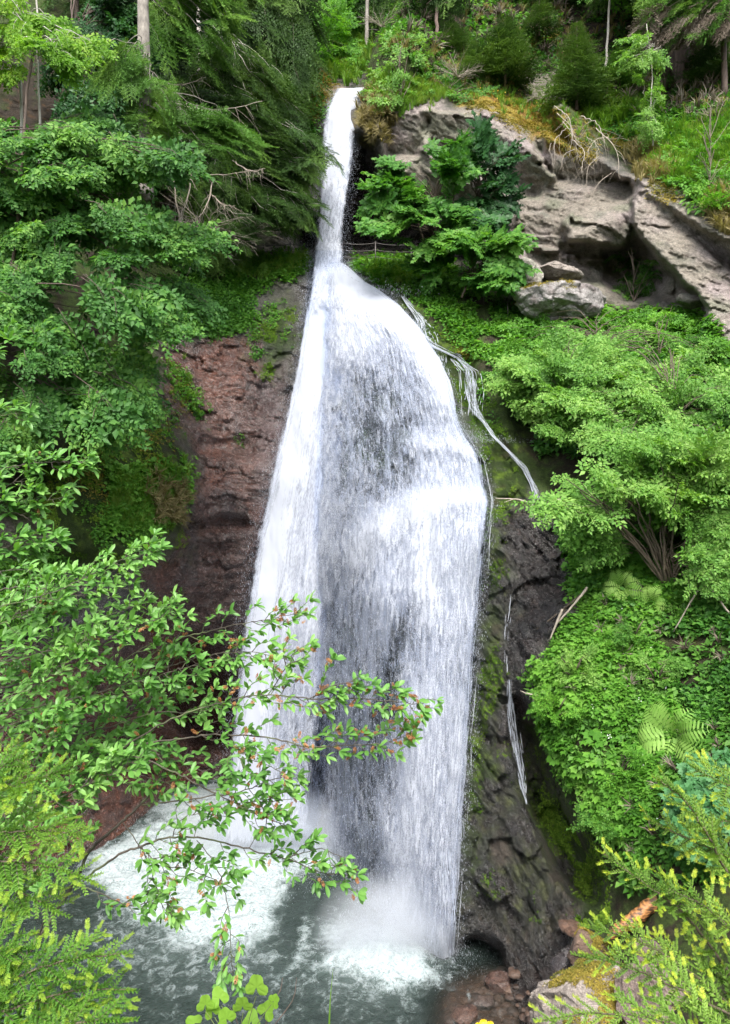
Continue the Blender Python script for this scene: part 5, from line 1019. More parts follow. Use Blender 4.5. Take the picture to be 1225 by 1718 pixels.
cover('ground_cover', 'paler leafy plants mixed through the herbs of the right bank', 'hazel', [dict(poly=SL2, n=1500, tmpl=HB, size=.2, lean=.6, gap=-.05, gs=1.8, off=.05, seed=44), dict(poly=SL1, n=900, tmpl=HB, size=.26, gap=.0, gs=1.8, seed=45)])
cover('ground_cover', 'dark green undergrowth in the shade of the hazel', 'maple', [dict(poly=[(930,860),(1240,880),(1240,1060),(1130,1060),(960,1000)], n=1800, tmpl=HB, size=.26, lean=.5, gap=-.1), dict(poly=[(1130,1060),(1240,1040),(1240,1500),(1130,1450)], n=2200, tmpl=HB, size=.2, gap=-.05), dict(poly=[(870,600),(1240,600),(1240,780),(900,760)], n=1200, tmpl=HB, size=.35, gap=-.3)])
cover('ground_cover', 'fresh green plants on the ledge slope right of the jet', 'herb', [dict(poly=[(592,436),(640,430),(740,440),(800,470),(640,478),(600,458)], n=900, tmpl=HB2, size=.3, gap=-.3), dict(poly=[(610,445),(700,438),(790,470),(860,520),(900,560),(860,610),(800,600),(740,540),(690,495),(630,475)], n=2200, tmpl=HB, size=.26, gap=-.25), dict(poly=[(860,520),(1180,520),(1225,600),(860,620)], n=1700, tmpl=HB2, size=.3, gap=-.3), dict(poly=[(770,560),(860,600),(890,740),(830,700),(780,620)], n=300, tmpl=HB, size=.2, gap=.0)])
cover('ground_cover', 'green plants hanging over the ledge left of the jet', 'herb', [dict(poly=[(380,440),(515,428),(512,455),(430,485),(395,500)], n=1300, tmpl=HB, size=.26, gap=-.3), dict(poly=[(290,470),(420,480),(425,545),(360,560),(290,545)], n=1400, tmpl=HB, size=.24, lean=.2, gap=-.25, rnd=-.25), dict(poly=[(410,540),(470,500),(480,580),(430,620)], n=240, tmpl=HB, size=.18, lean=.2, gap=.05)])
cover('ground_cover', 'small plants on the mossy shoulder left of the falls', 'herb', [dict(poly=[(180,780),(320,770),(318,850),(270,890),(180,890)], n=900, tmpl=HB2, size=.2, gap=-.2, rnd=.35), dict(poly=[(-60,930),(110,930),(120,1010),(60,1050),(-60,1080)], n=1300, tmpl=HB, size=.18, gap=-.35), dict(poly=[(130,870),(300,800),(290,880),(190,930)], n=700, tmpl=HB, size=.18, gap=-.1), dict(poly=[(100,740),(290,690),(320,770),(200,860),(60,860)], n=900, tmpl=HB, size=.17, gap=.0),
   dict(poly=[(270,600),(300,610),(340,680),(330,700),(290,650)], n=120, tmpl=HB, size=.2), dict(poly=[(240,1000),(300,960),(310,1040),(260,1070)], n=50, tmpl=HB, size=.15, gap=.0), dict(poly=[(310,640),(400,720),(430,760),(400,760),(330,700)], n=110, tmpl=HB, size=.13, gap=.05)])
cover('grass', 'bright grass tufts on the ledges and shoulder', 'grass', [dict(poly=[(195,800),(310,785),(318,830),(285,885),(200,890)], n=380, tmpl=GR, size=.27, lean=.75), dict(poly=[(390,436),(515,426),(512,448),(400,470)], n=300, tmpl=GR, size=.28, lean=.7), dict(poly=[(610,445),(710,436),(750,465),(640,472)], n=300, tmpl=GR, size=.28, lean=.7),
   dict(poly=[(1080,250),(1130,215),(1240,190),(1240,360),(1190,350),(1140,310),(1090,290)], n=700, tmpl=GR, size=.5, lean=.8), dict(poly=[(270,580),(330,640),(330,700),(280,640)], n=60, tmpl=GR, size=.2), dict(poly=[(620,130),(720,140),(760,160),(640,200)], n=420, tmpl=GR, size=.4, lean=.8), dict(poly=[(960,150),(1080,170),(1100,240),(1000,220)], n=420, tmpl=GR, size=.5, gap=-.1), dict(poly=[(560,40),(620,60),(600,140),(560,130)], n=300, tmpl=GR, size=.7)])
cover('grass', 'short green grass growing through the golden moss cap', 'grass', [dict(poly=[(760,140),(860,150),(940,175),(985,235),(900,205),(800,170)], n=420, tmpl=GR, size=.26, lean=.7, gap=-.05, gs=2.)])
cover('dry_grass', 'straw coloured grass hanging at the rock edges', 'dry', [dict(poly=[(1060,250),(1110,250),(1130,300),(1070,300)], n=160, tmpl=GR, size=.5, lean=.5), dict(poly=[(1190,330),(1240,330),(1240,400),(1200,390)], n=120, tmpl=GR, size=.5, lean=.3), dict(poly=[(240,800),(310,820),(300,880),(260,870)], n=120, tmpl=GR, size=.34, lean=.3), dict(poly=[(610,150),(660,170),(650,240),(615,230)], n=170, tmpl=GR, size=.4, lean=.2), dict(poly=[(640,60),(900,100),(900,150),(640,150)], n=320, tmpl=GR, size=.45, gap=.0), dict(poly=[(700,0),(1240,0),(1240,200),(980,150)], n=700, tmpl=GR, size=.4, gap=-.05)])
cover('forest_undergrowth', 'sparse green plants over the shaded forest floor', 'maple', [dict(poly=[(630,-60),(1240,-60),(1240,200),(1050,190),(950,150),(900,110),(760,130),(640,110)], n=4200, tmpl=HB, size=.42, gap=-.1), dict(poly=[(1080,250),(1130,215),(1240,190),(1240,360),(1190,350),(1140,310),(1090,290)], n=700, tmpl=HB, size=.45, rnd=.4), dict(poly=[(-60,200),(230,240),(330,300),(380,400),(390,460),(300,480),(-60,300)], n=2200, tmpl=HB, size=.34, gap=-.05), dict(poly=[(950,150),(1240,190),(1240,260),(1080,250),(990,200)], n=1500, tmpl=HB, size=.32, gap=-.25), dict(poly=[(380,100),(560,130),(540,200),(520,300),(420,330)], n=900, tmpl=HB, size=.34, gap=-.1)])
cover('fallen_twigs', 'dead twigs and stalks lying through the herbs of the right bank', 'deadtwig', [dict(poly=SL1, n=34, tmpl=GR, size=.26, lean=.2, off=.08)])
cover('fallen_twigs', 'dead twigs littering the forest floor', 'deadtwig', [dict(poly=[(650,-30),(1240,-30),(1240,220),(1000,180),(900,110),(700,110)], n=500, tmpl=GR, size=.6, lean=-.2, gap=-.1), dict(poly=[(270,180),(420,220),(480,340),(380,420),(300,460),(260,300)], n=500, tmpl=GR, size=.6, lean=.1)])
MS = [herb_t(leaf4(.4, .15), 10, up=.3, ll=.42) for _ in range(3)]
cover('moss', 'golden moss capping the grey rocks', 'gold', [dict(poly=[(775,150),(860,158),(930,180),(975,235),(1000,268),(960,264),(900,228),(830,194),(770,174)], n=3800, tmpl=MS, size=.13, lean=.5, gap=-.12, gs=2.2), dict(poly=[(885,62),(950,64),(945,86),(890,86)], n=900, tmpl=MS, size=.16, lean=.5), dict(poly=[(965,165),(1060,185),(1070,245),(1000,230)], n=1600, tmpl=MS, size=.15, gap=-.1),
   dict(poly=[(520,120),(560,118),(550,165),(515,180)], n=500, tmpl=MS, size=.18, gap=-.1), dict(poly=[(745,540),(790,560),(785,600)], n=260, tmpl=MS, size=.10, gap=-.1), dict(poly=[(1090,295),(1140,315),(1130,340),(1090,320)], n=260, tmpl=MS, size=.13, rnd=-.2), dict(poly=[(160,700),(320,640),(310,800),(200,860),(90,800)], n=1100, tmpl=MS, size=.12, gap=.0, rnd=-.2)])
cover('moss', 'green moss on the wet ribs beside the falls', 'moss', [dict(poly=[(420,560),(480,480),(500,540),(490,620),(440,640)], n=1500, tmpl=MS, size=.10, lean=.1, gap=.05), dict(poly=[(660,490),(760,560),(830,680),(900,840),(820,860),(800,740),(750,640),(700,570)], n=3200, tmpl=MS, size=.08, lean=.2, gap=.0), dict(poly=[(905,1320),(945,1370),(1010,1440),(1020,1560),(975,1570),(965,1450),(910,1380)], n=3200, tmpl=MS, size=.075, lean=.1, gap=-.15),
   dict(poly=[(820,830),(850,840),(845,1100),(815,1300),(790,1480),(790,1250),(812,1000)], n=1500, tmpl=MS, size=.06, lean=.1, gap=.1), dict(poly=[(110,720),(310,720),(310,930),(150,960),(60,850)], n=3200, tmpl=MS, size=.11, rnd=.3, lean=.2, gap=.0), dict(poly=[(830,1250),(960,1250),(960,1500),(900,1600),(800,1500)], n=1500, tmpl=MS, size=.05, lean=.1, gap=.15)])
# white umbels and yellow flowers
def flowers(name, label, poly, n, colr, size, off, per=9, sp=.05):
    m, nt, out, N, Lk = new_mat(name + '_petals'); p_ = N('BsdfPrincipled', Roughness=.6); p_.inputs['Base Color'].default_value = (*colr, 1); Lk(p_.outputs[0], out.inputs[0])
    g = G(); r = np.random.default_rng(n); q = sample_poly(poly, n, r); P, Nn = surf(q[:, 0], q[:, 1]); P = P + Nn * off
    pet = (np.array([(math.cos(a) * (1 if k % 2 else .45), math.sin(a) * (1 if k % 2 else .45), .15) for k, a in enumerate(np.linspace(0, 2 * math.pi, 10, endpoint=False))] + [(0, 0, 0)]), np.array([(i, (i + 1) % 10, 10) for i in range(10)]), None, {})
    C_ = np.repeat(P, per, 0) + r.normal(0, sp, (n * per, 3)); stamp(g, pet, C_, frame(r.normal(0, 1, (len(C_), 3)), unit(np.array([0, -.7, 1]) + r.normal(0, .3, (len(C_), 3)))), np.full(len(C_), size), rnd=np.zeros(len(C_)))
    tag(g.build(name, m), label, kind='stuff')
flowers('white_flowers', 'white umbel flowers scattered over the right bank', [(980,1020),(1100,1040),(1130,1200),(1110,1420),(1060,1380),(990,1200)], 34, (.7, .72, .66), .016, .16, 6, .045)
flowers('yellow_flowers', 'tiny yellow flowers on the golden moss cap', [(790,150),(880,158),(930,185),(880,190),(800,165)], 40, (.75, .45, .02), .03, .12, 2, .08)
# ferns
def fern(x, y, size, label, seed):
    r = np.random.default_rng(seed); P, Nn = surf(x, y); o = shape_parent('fern', label, 'fern', P, 'ferns on the right bank'); g = G()
    u = unit(Nn * .45 + np.array([0, -.15, .6])); stamp(g, fern_t(9, r), P[None] + Nn * .06, frame(np.array([[.3, 0, 1.]]), u[None] if u.ndim == 1 else u), [size], rnd=[0.]); g.build('fronds', LM['fern'], o)
for i, a in enumerate([(1140,1235,.95,'large pale fern rosette among the herbs of the right bank'),(1045,985,.6,'fern in the shade below the hazel stems'),(1095,1015,.5,'small fern right of the shaded one below the hazel'),(1005,950,.45,'fern at the edge of the dark rock below the twig'),(1190,1300,.45,'half hidden fern just above the bluish shrub'),(440,455,.4,'little fern on the ledge left of the jet'),(1080,470,.45,'fern in the dark hollow under the overhang')]): fern(*a, i)
print('cover', round(time.time() - T0, 1))
# ------------------------------------------------------------------ boulders and stones
import bmesh
def ico(n):
    bm = bmesh.new(); bmesh.ops.create_icosphere(bm, subdivisions=n, radius=1); bm.verts.ensure_lookup_table()
    V = np.array([v.co[:] for v in bm.verts]); T = np.array([[v.index for v in f.verts] for f in bm.faces]); bm.free(); return V, T
ICO = {k: ico(k) for k in (3, 6, 7)}
def boulder(name, label, x, y, D, size, seed, colr=(.24, .225, .2), rotz=0., tilt=0., wet=0., moss=0, res=6, group=None, mcol=(.30, .22, .04), cat='boulder'):
    """polyhedral rock: a sphere cut by random planes, chipped and pitted; moss grows on its upper face as its own part"""
    r = np.random.default_rng(seed); V, T = ICO[res]; n = unit(r.normal(0, 1, (13, 3))); h = .72 + .28 * r.random(13); dt = V @ n.T
    rad = np.min(np.where(dt > .05, h / np.maximum(dt, .05), 9), 1); rad = np.minimum(rad, 1.1); W = V * rad[:, None]
    W = W * np.asarray(size) / 2; w_ = W + seed * 7; W = W + unit(V) * (fbm(w_ * 3, 4, seed) * .05 * min(size) + np.clip(cells(w_ * 2.2, seed + 3)[0], -1, 1) * .10 * min(size) + cells(w_ * 6, seed + 5)[0] * .03 * min(size))[:, None]
    a, b = math.radians(rotz), math.radians(tilt); Rz = np.array([[math.cos(a), -math.sin(a), 0], [math.sin(a), math.cos(a), 0], [0, 0, 1]]); Ry = np.array([[math.cos(b), 0, math.sin(b)], [0, 1, 0], [-math.sin(b), 0, math.cos(b)]])
    W = W @ (Ry @ Rz).T; c = px(x, y, D); nn = np.zeros_like(W); fnrm = np.cross(W[T[:, 1]] - W[T[:, 0]], W[T[:, 2]] - W[T[:, 0]])
    for k in range(3): np.add.at(nn, T[:, k], fnrm)
    nn = unit(nn); f1 = fbm(w_ * 1.6, 4, seed + 9) * .5 + .5; al = np.array(colr)[None] * (.65 + .7 * f1[:, None]); al = al + (np.array([.16, .12, .11]) - al) * (.5 * sstep(.55, .7, fbm(w_ * 3, 3, seed + 11) * .5 + .5))[:, None] * (1 - wet)
    o = mesh(name, W, T, rock_mat, None, {'alb': al, 'dry': np.full(len(W), 1 - wet), 'fuzz': np.zeros(len(W))}, False); o.location = c; tag(o, label, cat, group)
    if moss:
        g = G(); k = np.where((nn[:, 2] > .45) & (fbm((W + c) * 2.2, 3, seed + 20) > -.05 + (1 - moss) * .3))[0]; k = r.choice(k, min(len(k), 5200), replace=len(k) < 5200) if len(k) else k
        if len(k): stamp(g, MS[0], W[k] + c, frame(r.normal(0, 1, (len(k), 3)), nn[k]), .07 * (.5 + r.random(len(k))) * (1 if D > 20 else .7), rnd=r.normal(0, .12, len(k)))
        if g.n: g.build('moss', LM['gold'], o)
    return o
boulder('boulder', 'long grey boulder with a golden moss cap, resting below the leaning block', 938, 504, float(surf(935, 528)[0][1]) - .5, (3.3, 1.6, 1.25), 3, (.42, .39, .37), 8, 4, moss=.9)
boulder('boulder', 'leaning angular grey block, upper left of the long mossy boulder', 880, 468, float(surf(880, 492)[0][1]) - .75, (1.3, 1.1, 1.2), 5, (.5, .47, .4), 20, -28)
boulder('boulder', 'flat slab wedged behind the long mossy boulder', 940, 456, float(surf(940, 478)[0][1]) - .3, (1.5, 1.2, .55), 8, (.46, .4, .35), 0, 12)
boulder('boulder', 'weathered slab under the overhang at the right edge', 1160, 505, 24.0, (.9, .8, .5), 9, (.2, .19, .16), 0, 10)
boulder('boulder', 'pale boulder with yellow moss behind the near spruce, bottom right', 985, 1702, 11.2, (1.75, 1.5, 1.25), 14, (.36, .31, .27), 15, -22, moss=.75, res=7)
boulder('boulder', 'rough brown boulder right of the pale mossy one, under the spruce twigs', 1120, 1690, 10.4, (1.4, 1.2, 1.0), 15, (.26, .2, .17), -20, 15, res=7)
boulder('rock', 'dark wet upright rock at the foot of the right hand rib', 944, 1622, 13.3, (.42, .5, .85), 16, (.09, .07, .07), 10, 18, wet=1., cat='rock')
boulder('rock', 'brown angular rock with green moss behind the pale boulder', 985, 1592, 13.0, (.75, .6, .55), 17, (.22, .15, .11), 30, 10, moss=.4, cat='rock')
boulder('rock', 'rusty broken rock wedged in the foot of the gully', 958, 1556, 13.9, (.45, .4, .28), 18, (.2, .11, .07), 0, 20, wet=.6, cat='rock')
boulder('rock', 'greyish rock lying in the soil below the log', 1090, 1600, 11.6, (.5, .5, .35), 22, (.2, .15, .13), 30, 10, cat='rock')
boulder('stone', 'round rusty stone in the shallows with a pale crown', 838, 1652, 15.4, (.62, .55, .42), 19, (.16, .085, .06), 0, 0, wet=.9, cat='stone')
boulder('stone', 'round brown stone at the bottom edge of the water', 781, 1704, 14.55, (.55, .5, .32), 20, (.17, .09, .06), 0, 0, wet=.9, cat='stone')
boulder('stone', 'flat brown stone between the two round ones in the shallows', 812, 1682, 14.95, (.5, .4, .2), 21, (.13, .09, .07), 20, 0, wet=.9, cat='stone')
g = G(); r = np.random.default_rng(77); pv, pt = ICO[3]; qq = sample_poly([(760,1690),(850,1610),(905,1690),(930,1760),(740,1760)], 160, r)
Pp, _ = surf(qq[:, 0], qq[:, 1]); S3_ = np.array([.09, .07, .045]) * (.5 + r.random((len(Pp), 1)) * 1.3)
VV = pv[None] * S3_[:, None] * (1 + .15 * r.normal(0, 1, (len(Pp), len(pv), 1)) * 0) + Pp[:, None]; cc = np.repeat(np.array([.15, .09, .06]) * (.6 + .9 * r.random((len(Pp), 1))), len(pv), 0)
o = mesh('pebbles', VV.reshape(-1, 3), (pt[None] + (np.arange(len(Pp)) * len(pv))[:, None, None]).reshape(-1, 3), rock_mat, None, {'alb': cc, 'dry': np.full(len(cc), .2), 'fuzz': np.zeros(len(cc))}, True); tag(o, 'rusty pebbles on the bed of the shallows', kind='stuff')
# ------------------------------------------------------------------ dead wood
def stick(name, label, lines, mat, cat='branch', group=None, off=.1, sides=6):
    """lines: lists of (px,py,D|None,radius); None = lies on the rock there"""
    g = G(); base = None
    for L in lines:
        pts = []; rad = []
        for x, y, D, r_ in L:
            p_ = px(x, y, D) if D else surf(x, y)[0] + np.array([0, -off, .02]); pts.append(p_); rad.append(r_)
        n_ = 4 * len(L) + 4; tube(g, curve(pts, n_, .004), np.interp(np.linspace(0, 1, n_), np.linspace(0, 1, len(rad)), rad), sides, True, .2)
        base = base if base is not None else pts[0]
    o = thing(name, label, cat, tuple(map(float, base)), group) if False else None
    ob = g.build(name, mat, None, True); return tag(ob, label, cat, group)
stick('fallen_branch', 'thin forked twig sticking out left of the hazel above the dark rock', [[(832,836,18.4,.012),(868,838,18.4,.02),(895,843,18.3,.022),(942,838,18.3,.03)], [(893,843,18.3,.018),(895,858,18.3,.012),(891,872,18.3,.006)], [(860,838,18.4,.012),(846,843,18.3,.006)], [(912,842,18.3,.014),(925,850,18.2,.005)]], BK['dead'])
stick('fallen_branch', 'dark broken branch leaning on the rock at the left edge of the herbs', [[(900,1056,17.0,.012),(935,1030,16.9,.02),(985,990,16.8,.03)], [(950,1018,16.9,.016),(938,1048,16.8,.01)]], BK['twig'])
stick('fallen_branch', 'pale barkless branch lying beside the dark broken one', [[(922,1074,16.6,.014),(936,1040,16.6,.03),(944,1022,16.6,.028)], [(936,1045,16.6,.018),(975,1000,16.5,.03),(985,985,16.5,.025)]], BK['dead'])
stick('fallen_branch', 'thin curved white branch arching over the edge of the gully', [[(873,1159,16.4,.008),(888,1164,16.3,.016),(915,1166,16.2,.018),(942,1162,16.1,.02),(968,1156,16.0,.022)], [(900,1166,16.3,.012),(894,1178,16.3,.009),(900,1196,16.3,.005)], [(956,1159,16.1,.012),(958,1140,16.0,.006)]], BK['dead'])
stick('fallen_branch', 'bare curved stick on the bank under the hazel', [[(1130,1060,15.5,.012),(1180,985,15.3,.02),(1225,1030,15.0,.02)]], BK['dead'])
m, nt, out, N, Lk = new_mat('rotten_log'); geo = N('NewGeometry'); mp = N('Mapping'); mp.inputs['Scale'].default_value = (3, 3, 9); mp.inputs['Rotation'].default_value = (0, .55, 0); Lk(geo.outputs['Position'], mp.inputs[0])
ns_ = N('TexNoise', Scale=3.0, Detail=7.0); Lk(mp.outputs[0], ns_.inputs['Vector']); c = mixc(N, Lk, mapr(N, Lk, ns_.outputs['Fac'], .4, .6), (.06, .03, .015), (.42, .19, .06)); p = N('BsdfPrincipled', Roughness=.5); Lk(c, p.inputs['Base Color'])
b = N('Bump', Strength=.7, Distance=.04); Lk(ns_.outputs['Fac'], b.inputs['Height']); Lk(b.outputs[0], p.inputs['Normal']); Lk(p.outputs[0], out.inputs[0])
stick('fallen_log', 'broken orange brown log wedged behind the near spruce', [[(1022,1572,12.6,.05),(1032,1564,12.6,.10),(1060,1545,12.6,.12),(1090,1520,12.7,.12),(1125,1495,12.8,.11)], [(1066,1540,12.5,.05),(1070,1560,12.45,.03)]], m, 'log', sides=10)
# dead branches and roots hanging over the grey rock
o = shape_parent('dead_bush', 'tangle of pale dead branches hanging over the grey rock', 'dead bush', px(960, 205, 28.6)); g = G(); r = np.random.default_rng(5)
for x0, y0, x1, y1, bow, rr in [(930,178,960,235,6,.02),(935,190,955,262,10,.016),(960,235,975,290,8,.02),(950,215,930,275,-8,.015),(945,205,968,268,4,.015),(985,230,1000,275,6,.014),(1000,215,1040,300,8,.022),(1035,285,985,345,-6,.016),(1020,230,985,255,-4,.018),(975,195,1015,240,5,.02),(925,240,930,280,-5,.010),(965,250,940,285,-6,.012),(1005,262,985,320,-8,.012)]:
    a_, b_ = px(x0, y0, 28.4), px(x1, y1, 27.2); mid = (a_ + b_) / 2 + np.array([bow * .03, -.15, .1]); P = curve([a_, mid, b_], 14, .015); tube(g, P, np.linspace(rr, rr * .3, 14), 5, False)
    for k in range(3, 13):
        d_ = r.normal(0, .5, 3) + np.array([0, -.1, -.7]); L = .4 + .9 * r.random(); tube(g, curve([P[k], P[k] + d_ * L * .5 + r.normal(0, .06, 3), P[k] + d_ * L * .9 + r.normal(0, .08, 3)], 6), np.linspace(rr * .4, rr * .1, 6), 3, False)
g.build('branches', BK['dead'], o, True)
def deadspray(label, x, y, D, n, L, seed, up=0.):
    o = shape_parent('dead_bush', label, 'dead bush', px(x, y, D)); g = G(); r = np.random.default_rng(seed); b_ = px(x, y, D)
    for _ in range(n):
        d_ = unit(np.array([r.normal(), -abs(r.normal()) * .5, up + abs(r.normal()) * .6])) * L * (.4 + .8 * r.random()); P = curve([b_, b_ + d_ * .5 + r.normal(0, .06, 3), b_ + d_ + np.array([0, 0, -.1 * L])], 8, .01); tube(g, P, np.linspace(.014, .004, 8), 4, False)
        for k in (3, 4, 5, 6): e_ = d_ * .3 + r.normal(0, .12 * L, 3); tube(g, np.stack([P[k], P[k] + e_]), [.006, .002], 3, False)
    g.build('branches', BK['dead'], o, True)
deadspray('fine dead spray of twigs above the knob', 768, 130, 33.2, 26, 1.1, 3, .2); deadspray('pale dead twigs among the leafless stems at the crag foot', 915, 165, 33, 16, .9, 4, -.3); deadspray('dry brown twigs below the fir boughs left of the jet', 345, 385, 26.6, 46, 1.7, 6, -.6); deadspray('grey dead twigs on the rim above the slab', 640, 45, 36, 18, 1.2, 7, .2); deadspray('dead twigs under the drooping fir boughs near the ledge', 410, 395, 27.5, 40, 1.3, 8, -.5)
# ------------------------------------------------------------------ cable railing of the walkway behind the jet
m, nt, out, N, Lk = new_mat('railing_steel'); p = N('BsdfPrincipled', Roughness=.5, Metallic=.7); p.inputs['Base Color'].default_value = (.11, .10, .095, 1); Lk(p.outputs[0], out.inputs[0])
def railing(label, posts, hgt, ncab, r0=.022, sag=.06):
    """posts: photo px of each foot at its distance"""
    B = [px(x, y, D) for x, y, D in posts]; o = shape_parent('cable_railing', label, 'railing', B[0], 'railings of the walkway')
    for b_ in B: g = G(); tube(g, np.stack([b_ - [0, 0, .2], b_ + [0, 0, hgt]]), [r0, r0], 8); tube(g, np.stack([b_ + [0, 0, hgt], b_ + [0, 0, hgt + .03]]), [r0 * 1.3, r0 * 1.2], 8); g.build('post', m, o, True)
    for c_ in range(ncab):
        g = G(); z = hgt * (c_ + 1) / ncab - .03; pts = []
        for a_, b_ in zip(B[:-1], B[1:]):
            t = np.linspace(0, 1, 9)[:-1]; pts += [a_ + (b_ - a_) * k + np.array([0, 0, z - sag * 4 * k * (1 - k)]) for k in t]
        pts.append(B[-1] + np.array([0, 0, z])); tube(g, np.array(pts), .012, 5, False); g.build('cable', m, o, True)
railing('thin three cable railing in front of the pale undercut rock left of the jet', [(398,446,29.6),(442,444,29.8),(487,443,30),(530,442,30.1)], .85, 3)
railing('cable railing in the shadow right of the jet', [(575,441,30.2),(630,441,30.1),(690,444,29.7),(740,450,29)], .85, 3)
railing('slanting handrail of the steps above the thin side stream', [(775,478,26.4),(812,502,25.8),(852,528,25.2)], .8, 1, .018, 0)
print('objects', round(time.time() - T0, 1))
# ------------------------------------------------------------------ near plants round the viewer
WL = [leaf8(.16, .06, .14, .62), leaf8(.19, .07, .05, .62), leaf8(.15, .05, .25, .58)]
def catkin_t(r):
    g = G(); n = 60; t = r.random(n); a = r.random(n) * 6.28; rad = .17 * np.sin(np.pi * np.clip(t * .9 + .08, 0, 1)) ** .6
    P = np.stack([np.cos(a) * rad * .3, t, np.sin(a) * rad * .3], -1); d = np.stack([np.cos(a), .6 + 0 * a, np.sin(a)], -1); stamp(g, leaf4(.35, .1), P, frame(d, r.normal(0, 1, (n, 3))), rad * 1.1 + .04, rnd=r.random(n)); return T_(g)
CK = [catkin_t(np.random.default_rng(i)) for i in range(3)]
LM['softtips'] = leaf_mat('needles_fresh', (.20, .34, .04), (.28, .42, .05), (.40, .52, .07), .5, .4, .3, 3.)
LM['catkin'] = leaf_mat('catkin_fluff', (.24, .085, .03), (.42, .19, .08), (.55, .33, .18), .8, .2, .1, 3.)
def leafy(wg, lg, cg_, pts, r0, seed, every=.024, ll=.075, tw=.17, cat=0., tmpl=WL, tdens=1., rnd=0., start=.15):
    """a branch with alternate side twigs that carry leaves and end in a rosette"""
    r = np.random.default_rng(seed); P0_ = px(*np.array(pts, float).T); L = np.linalg.norm(np.diff(P0_, axis=0), axis=1).sum(); n = max(8, int(L / .03)); P = curve(P0_, n, .003)
    tube(wg, P, np.linspace(r0, .0018, n), 6, False, .1); tg = unit(np.gradient(P, axis=0)); tips = [(P[-1], tg[-1], 1.)]
    for i in range(int(n * start), n - 1):
        if r.random() > .5 * tdens: continue
        s = 1 if i % 2 else -1; d = unit(tg[i] * .75 + s * unit(np.cross(tg[i], np.array([0, -1., .25]))) * .8 + r.normal(0, .25, 3)); l_ = tw * (.35 + .9 * r.random()) * (1.15 - .6 * i / n)
        Q = curve([P[i], P[i] + d * l_ * .55 + r.normal(0, .006, 3), P[i] + unit(d + tg[i] * .5 + np.array([0, 0, .12])) * l_], 7); tube(wg, Q, np.linspace(.0028, .0012, 7), 4, False); tips.append((Q[-1], unit(Q[-1] - Q[-2]), l_ / tw))
        m_ = int(l_ / every); 
        if m_ < 1: continue
        t = np.linspace(.25, .92, m_); qi = (t * 6).astype(int); c = Q[qi] + (Q[np.minimum(qi + 1, 6)] - Q[qi]) * (t * 6 - qi)[:, None]; sg = np.where(np.arange(m_) % 2, 1, -1)[:, None]; q_d = unit(Q[-1] - Q[0]); side = unit(np.cross(q_d, [0, 0, 1.]))
        dd = unit(q_d * .55 + side * sg * .9 + r.normal(0, .22, (m_, 3))); stamp(lg, tmpl[r.integers(len(tmpl))], c, frame(dd, unit(np.array([0, -.55, .9]) + r.normal(0, .35, (m_, 3)))), ll * (.6 + .5 * r.random(m_)), rnd=r.random(m_) * .6 + rnd)
    for p_, d_, f_ in tips:
        m_ = r.integers(4, 8); a = np.arange(m_) * 6.28 / m_ + r.random() * 6; s1 = unit(np.cross(d_, [0.1, 0, 1.])); s2 = np.cross(d_, s1)
        dd = unit(d_ * .8 + (np.cos(a)[:, None] * s1 + np.sin(a)[:, None] * s2 * .7) + r.normal(0, .15, (m_, 3))); stamp(lg, tmpl[r.integers(len(tmpl))], np.repeat(p_[None], m_, 0), frame(dd, unit(np.array([0, -.5, .9]) + r.normal(0, .3, (m_, 3)))), ll * (.65 + .55 * r.random(m_)), rnd=r.random(m_) * .6 + .15 + rnd)
        if cg_ is not None and r.random() < cat:
            m_ = r.integers(1, 4); c = p_ + r.normal(0, .012, (m_, 3)) - d_ * .02; dd = unit(r.normal(0, .6, (m_, 3)) + np.array([0, -.2, .1])); one = isinstance(cg_, list); m_ = 1 if one else m_; c = c[:m_]; dd = dd[:m_]
            if one: cg_.append(G())
            stamp(cg_[-1] if one else cg_, CK[r.integers(3)], c, frame(dd, r.normal(0, 1, (m_, 3))), .032 + .022 * r.random(m_), rnd=r.random(m_) * .5)
o = shape_parent('willow_bush', 'near willow bush with brown catkins reaching across the falls', 'bush', px(-60, 1760, 4.3)); wg, lg, cg_ = G(), G(), G()
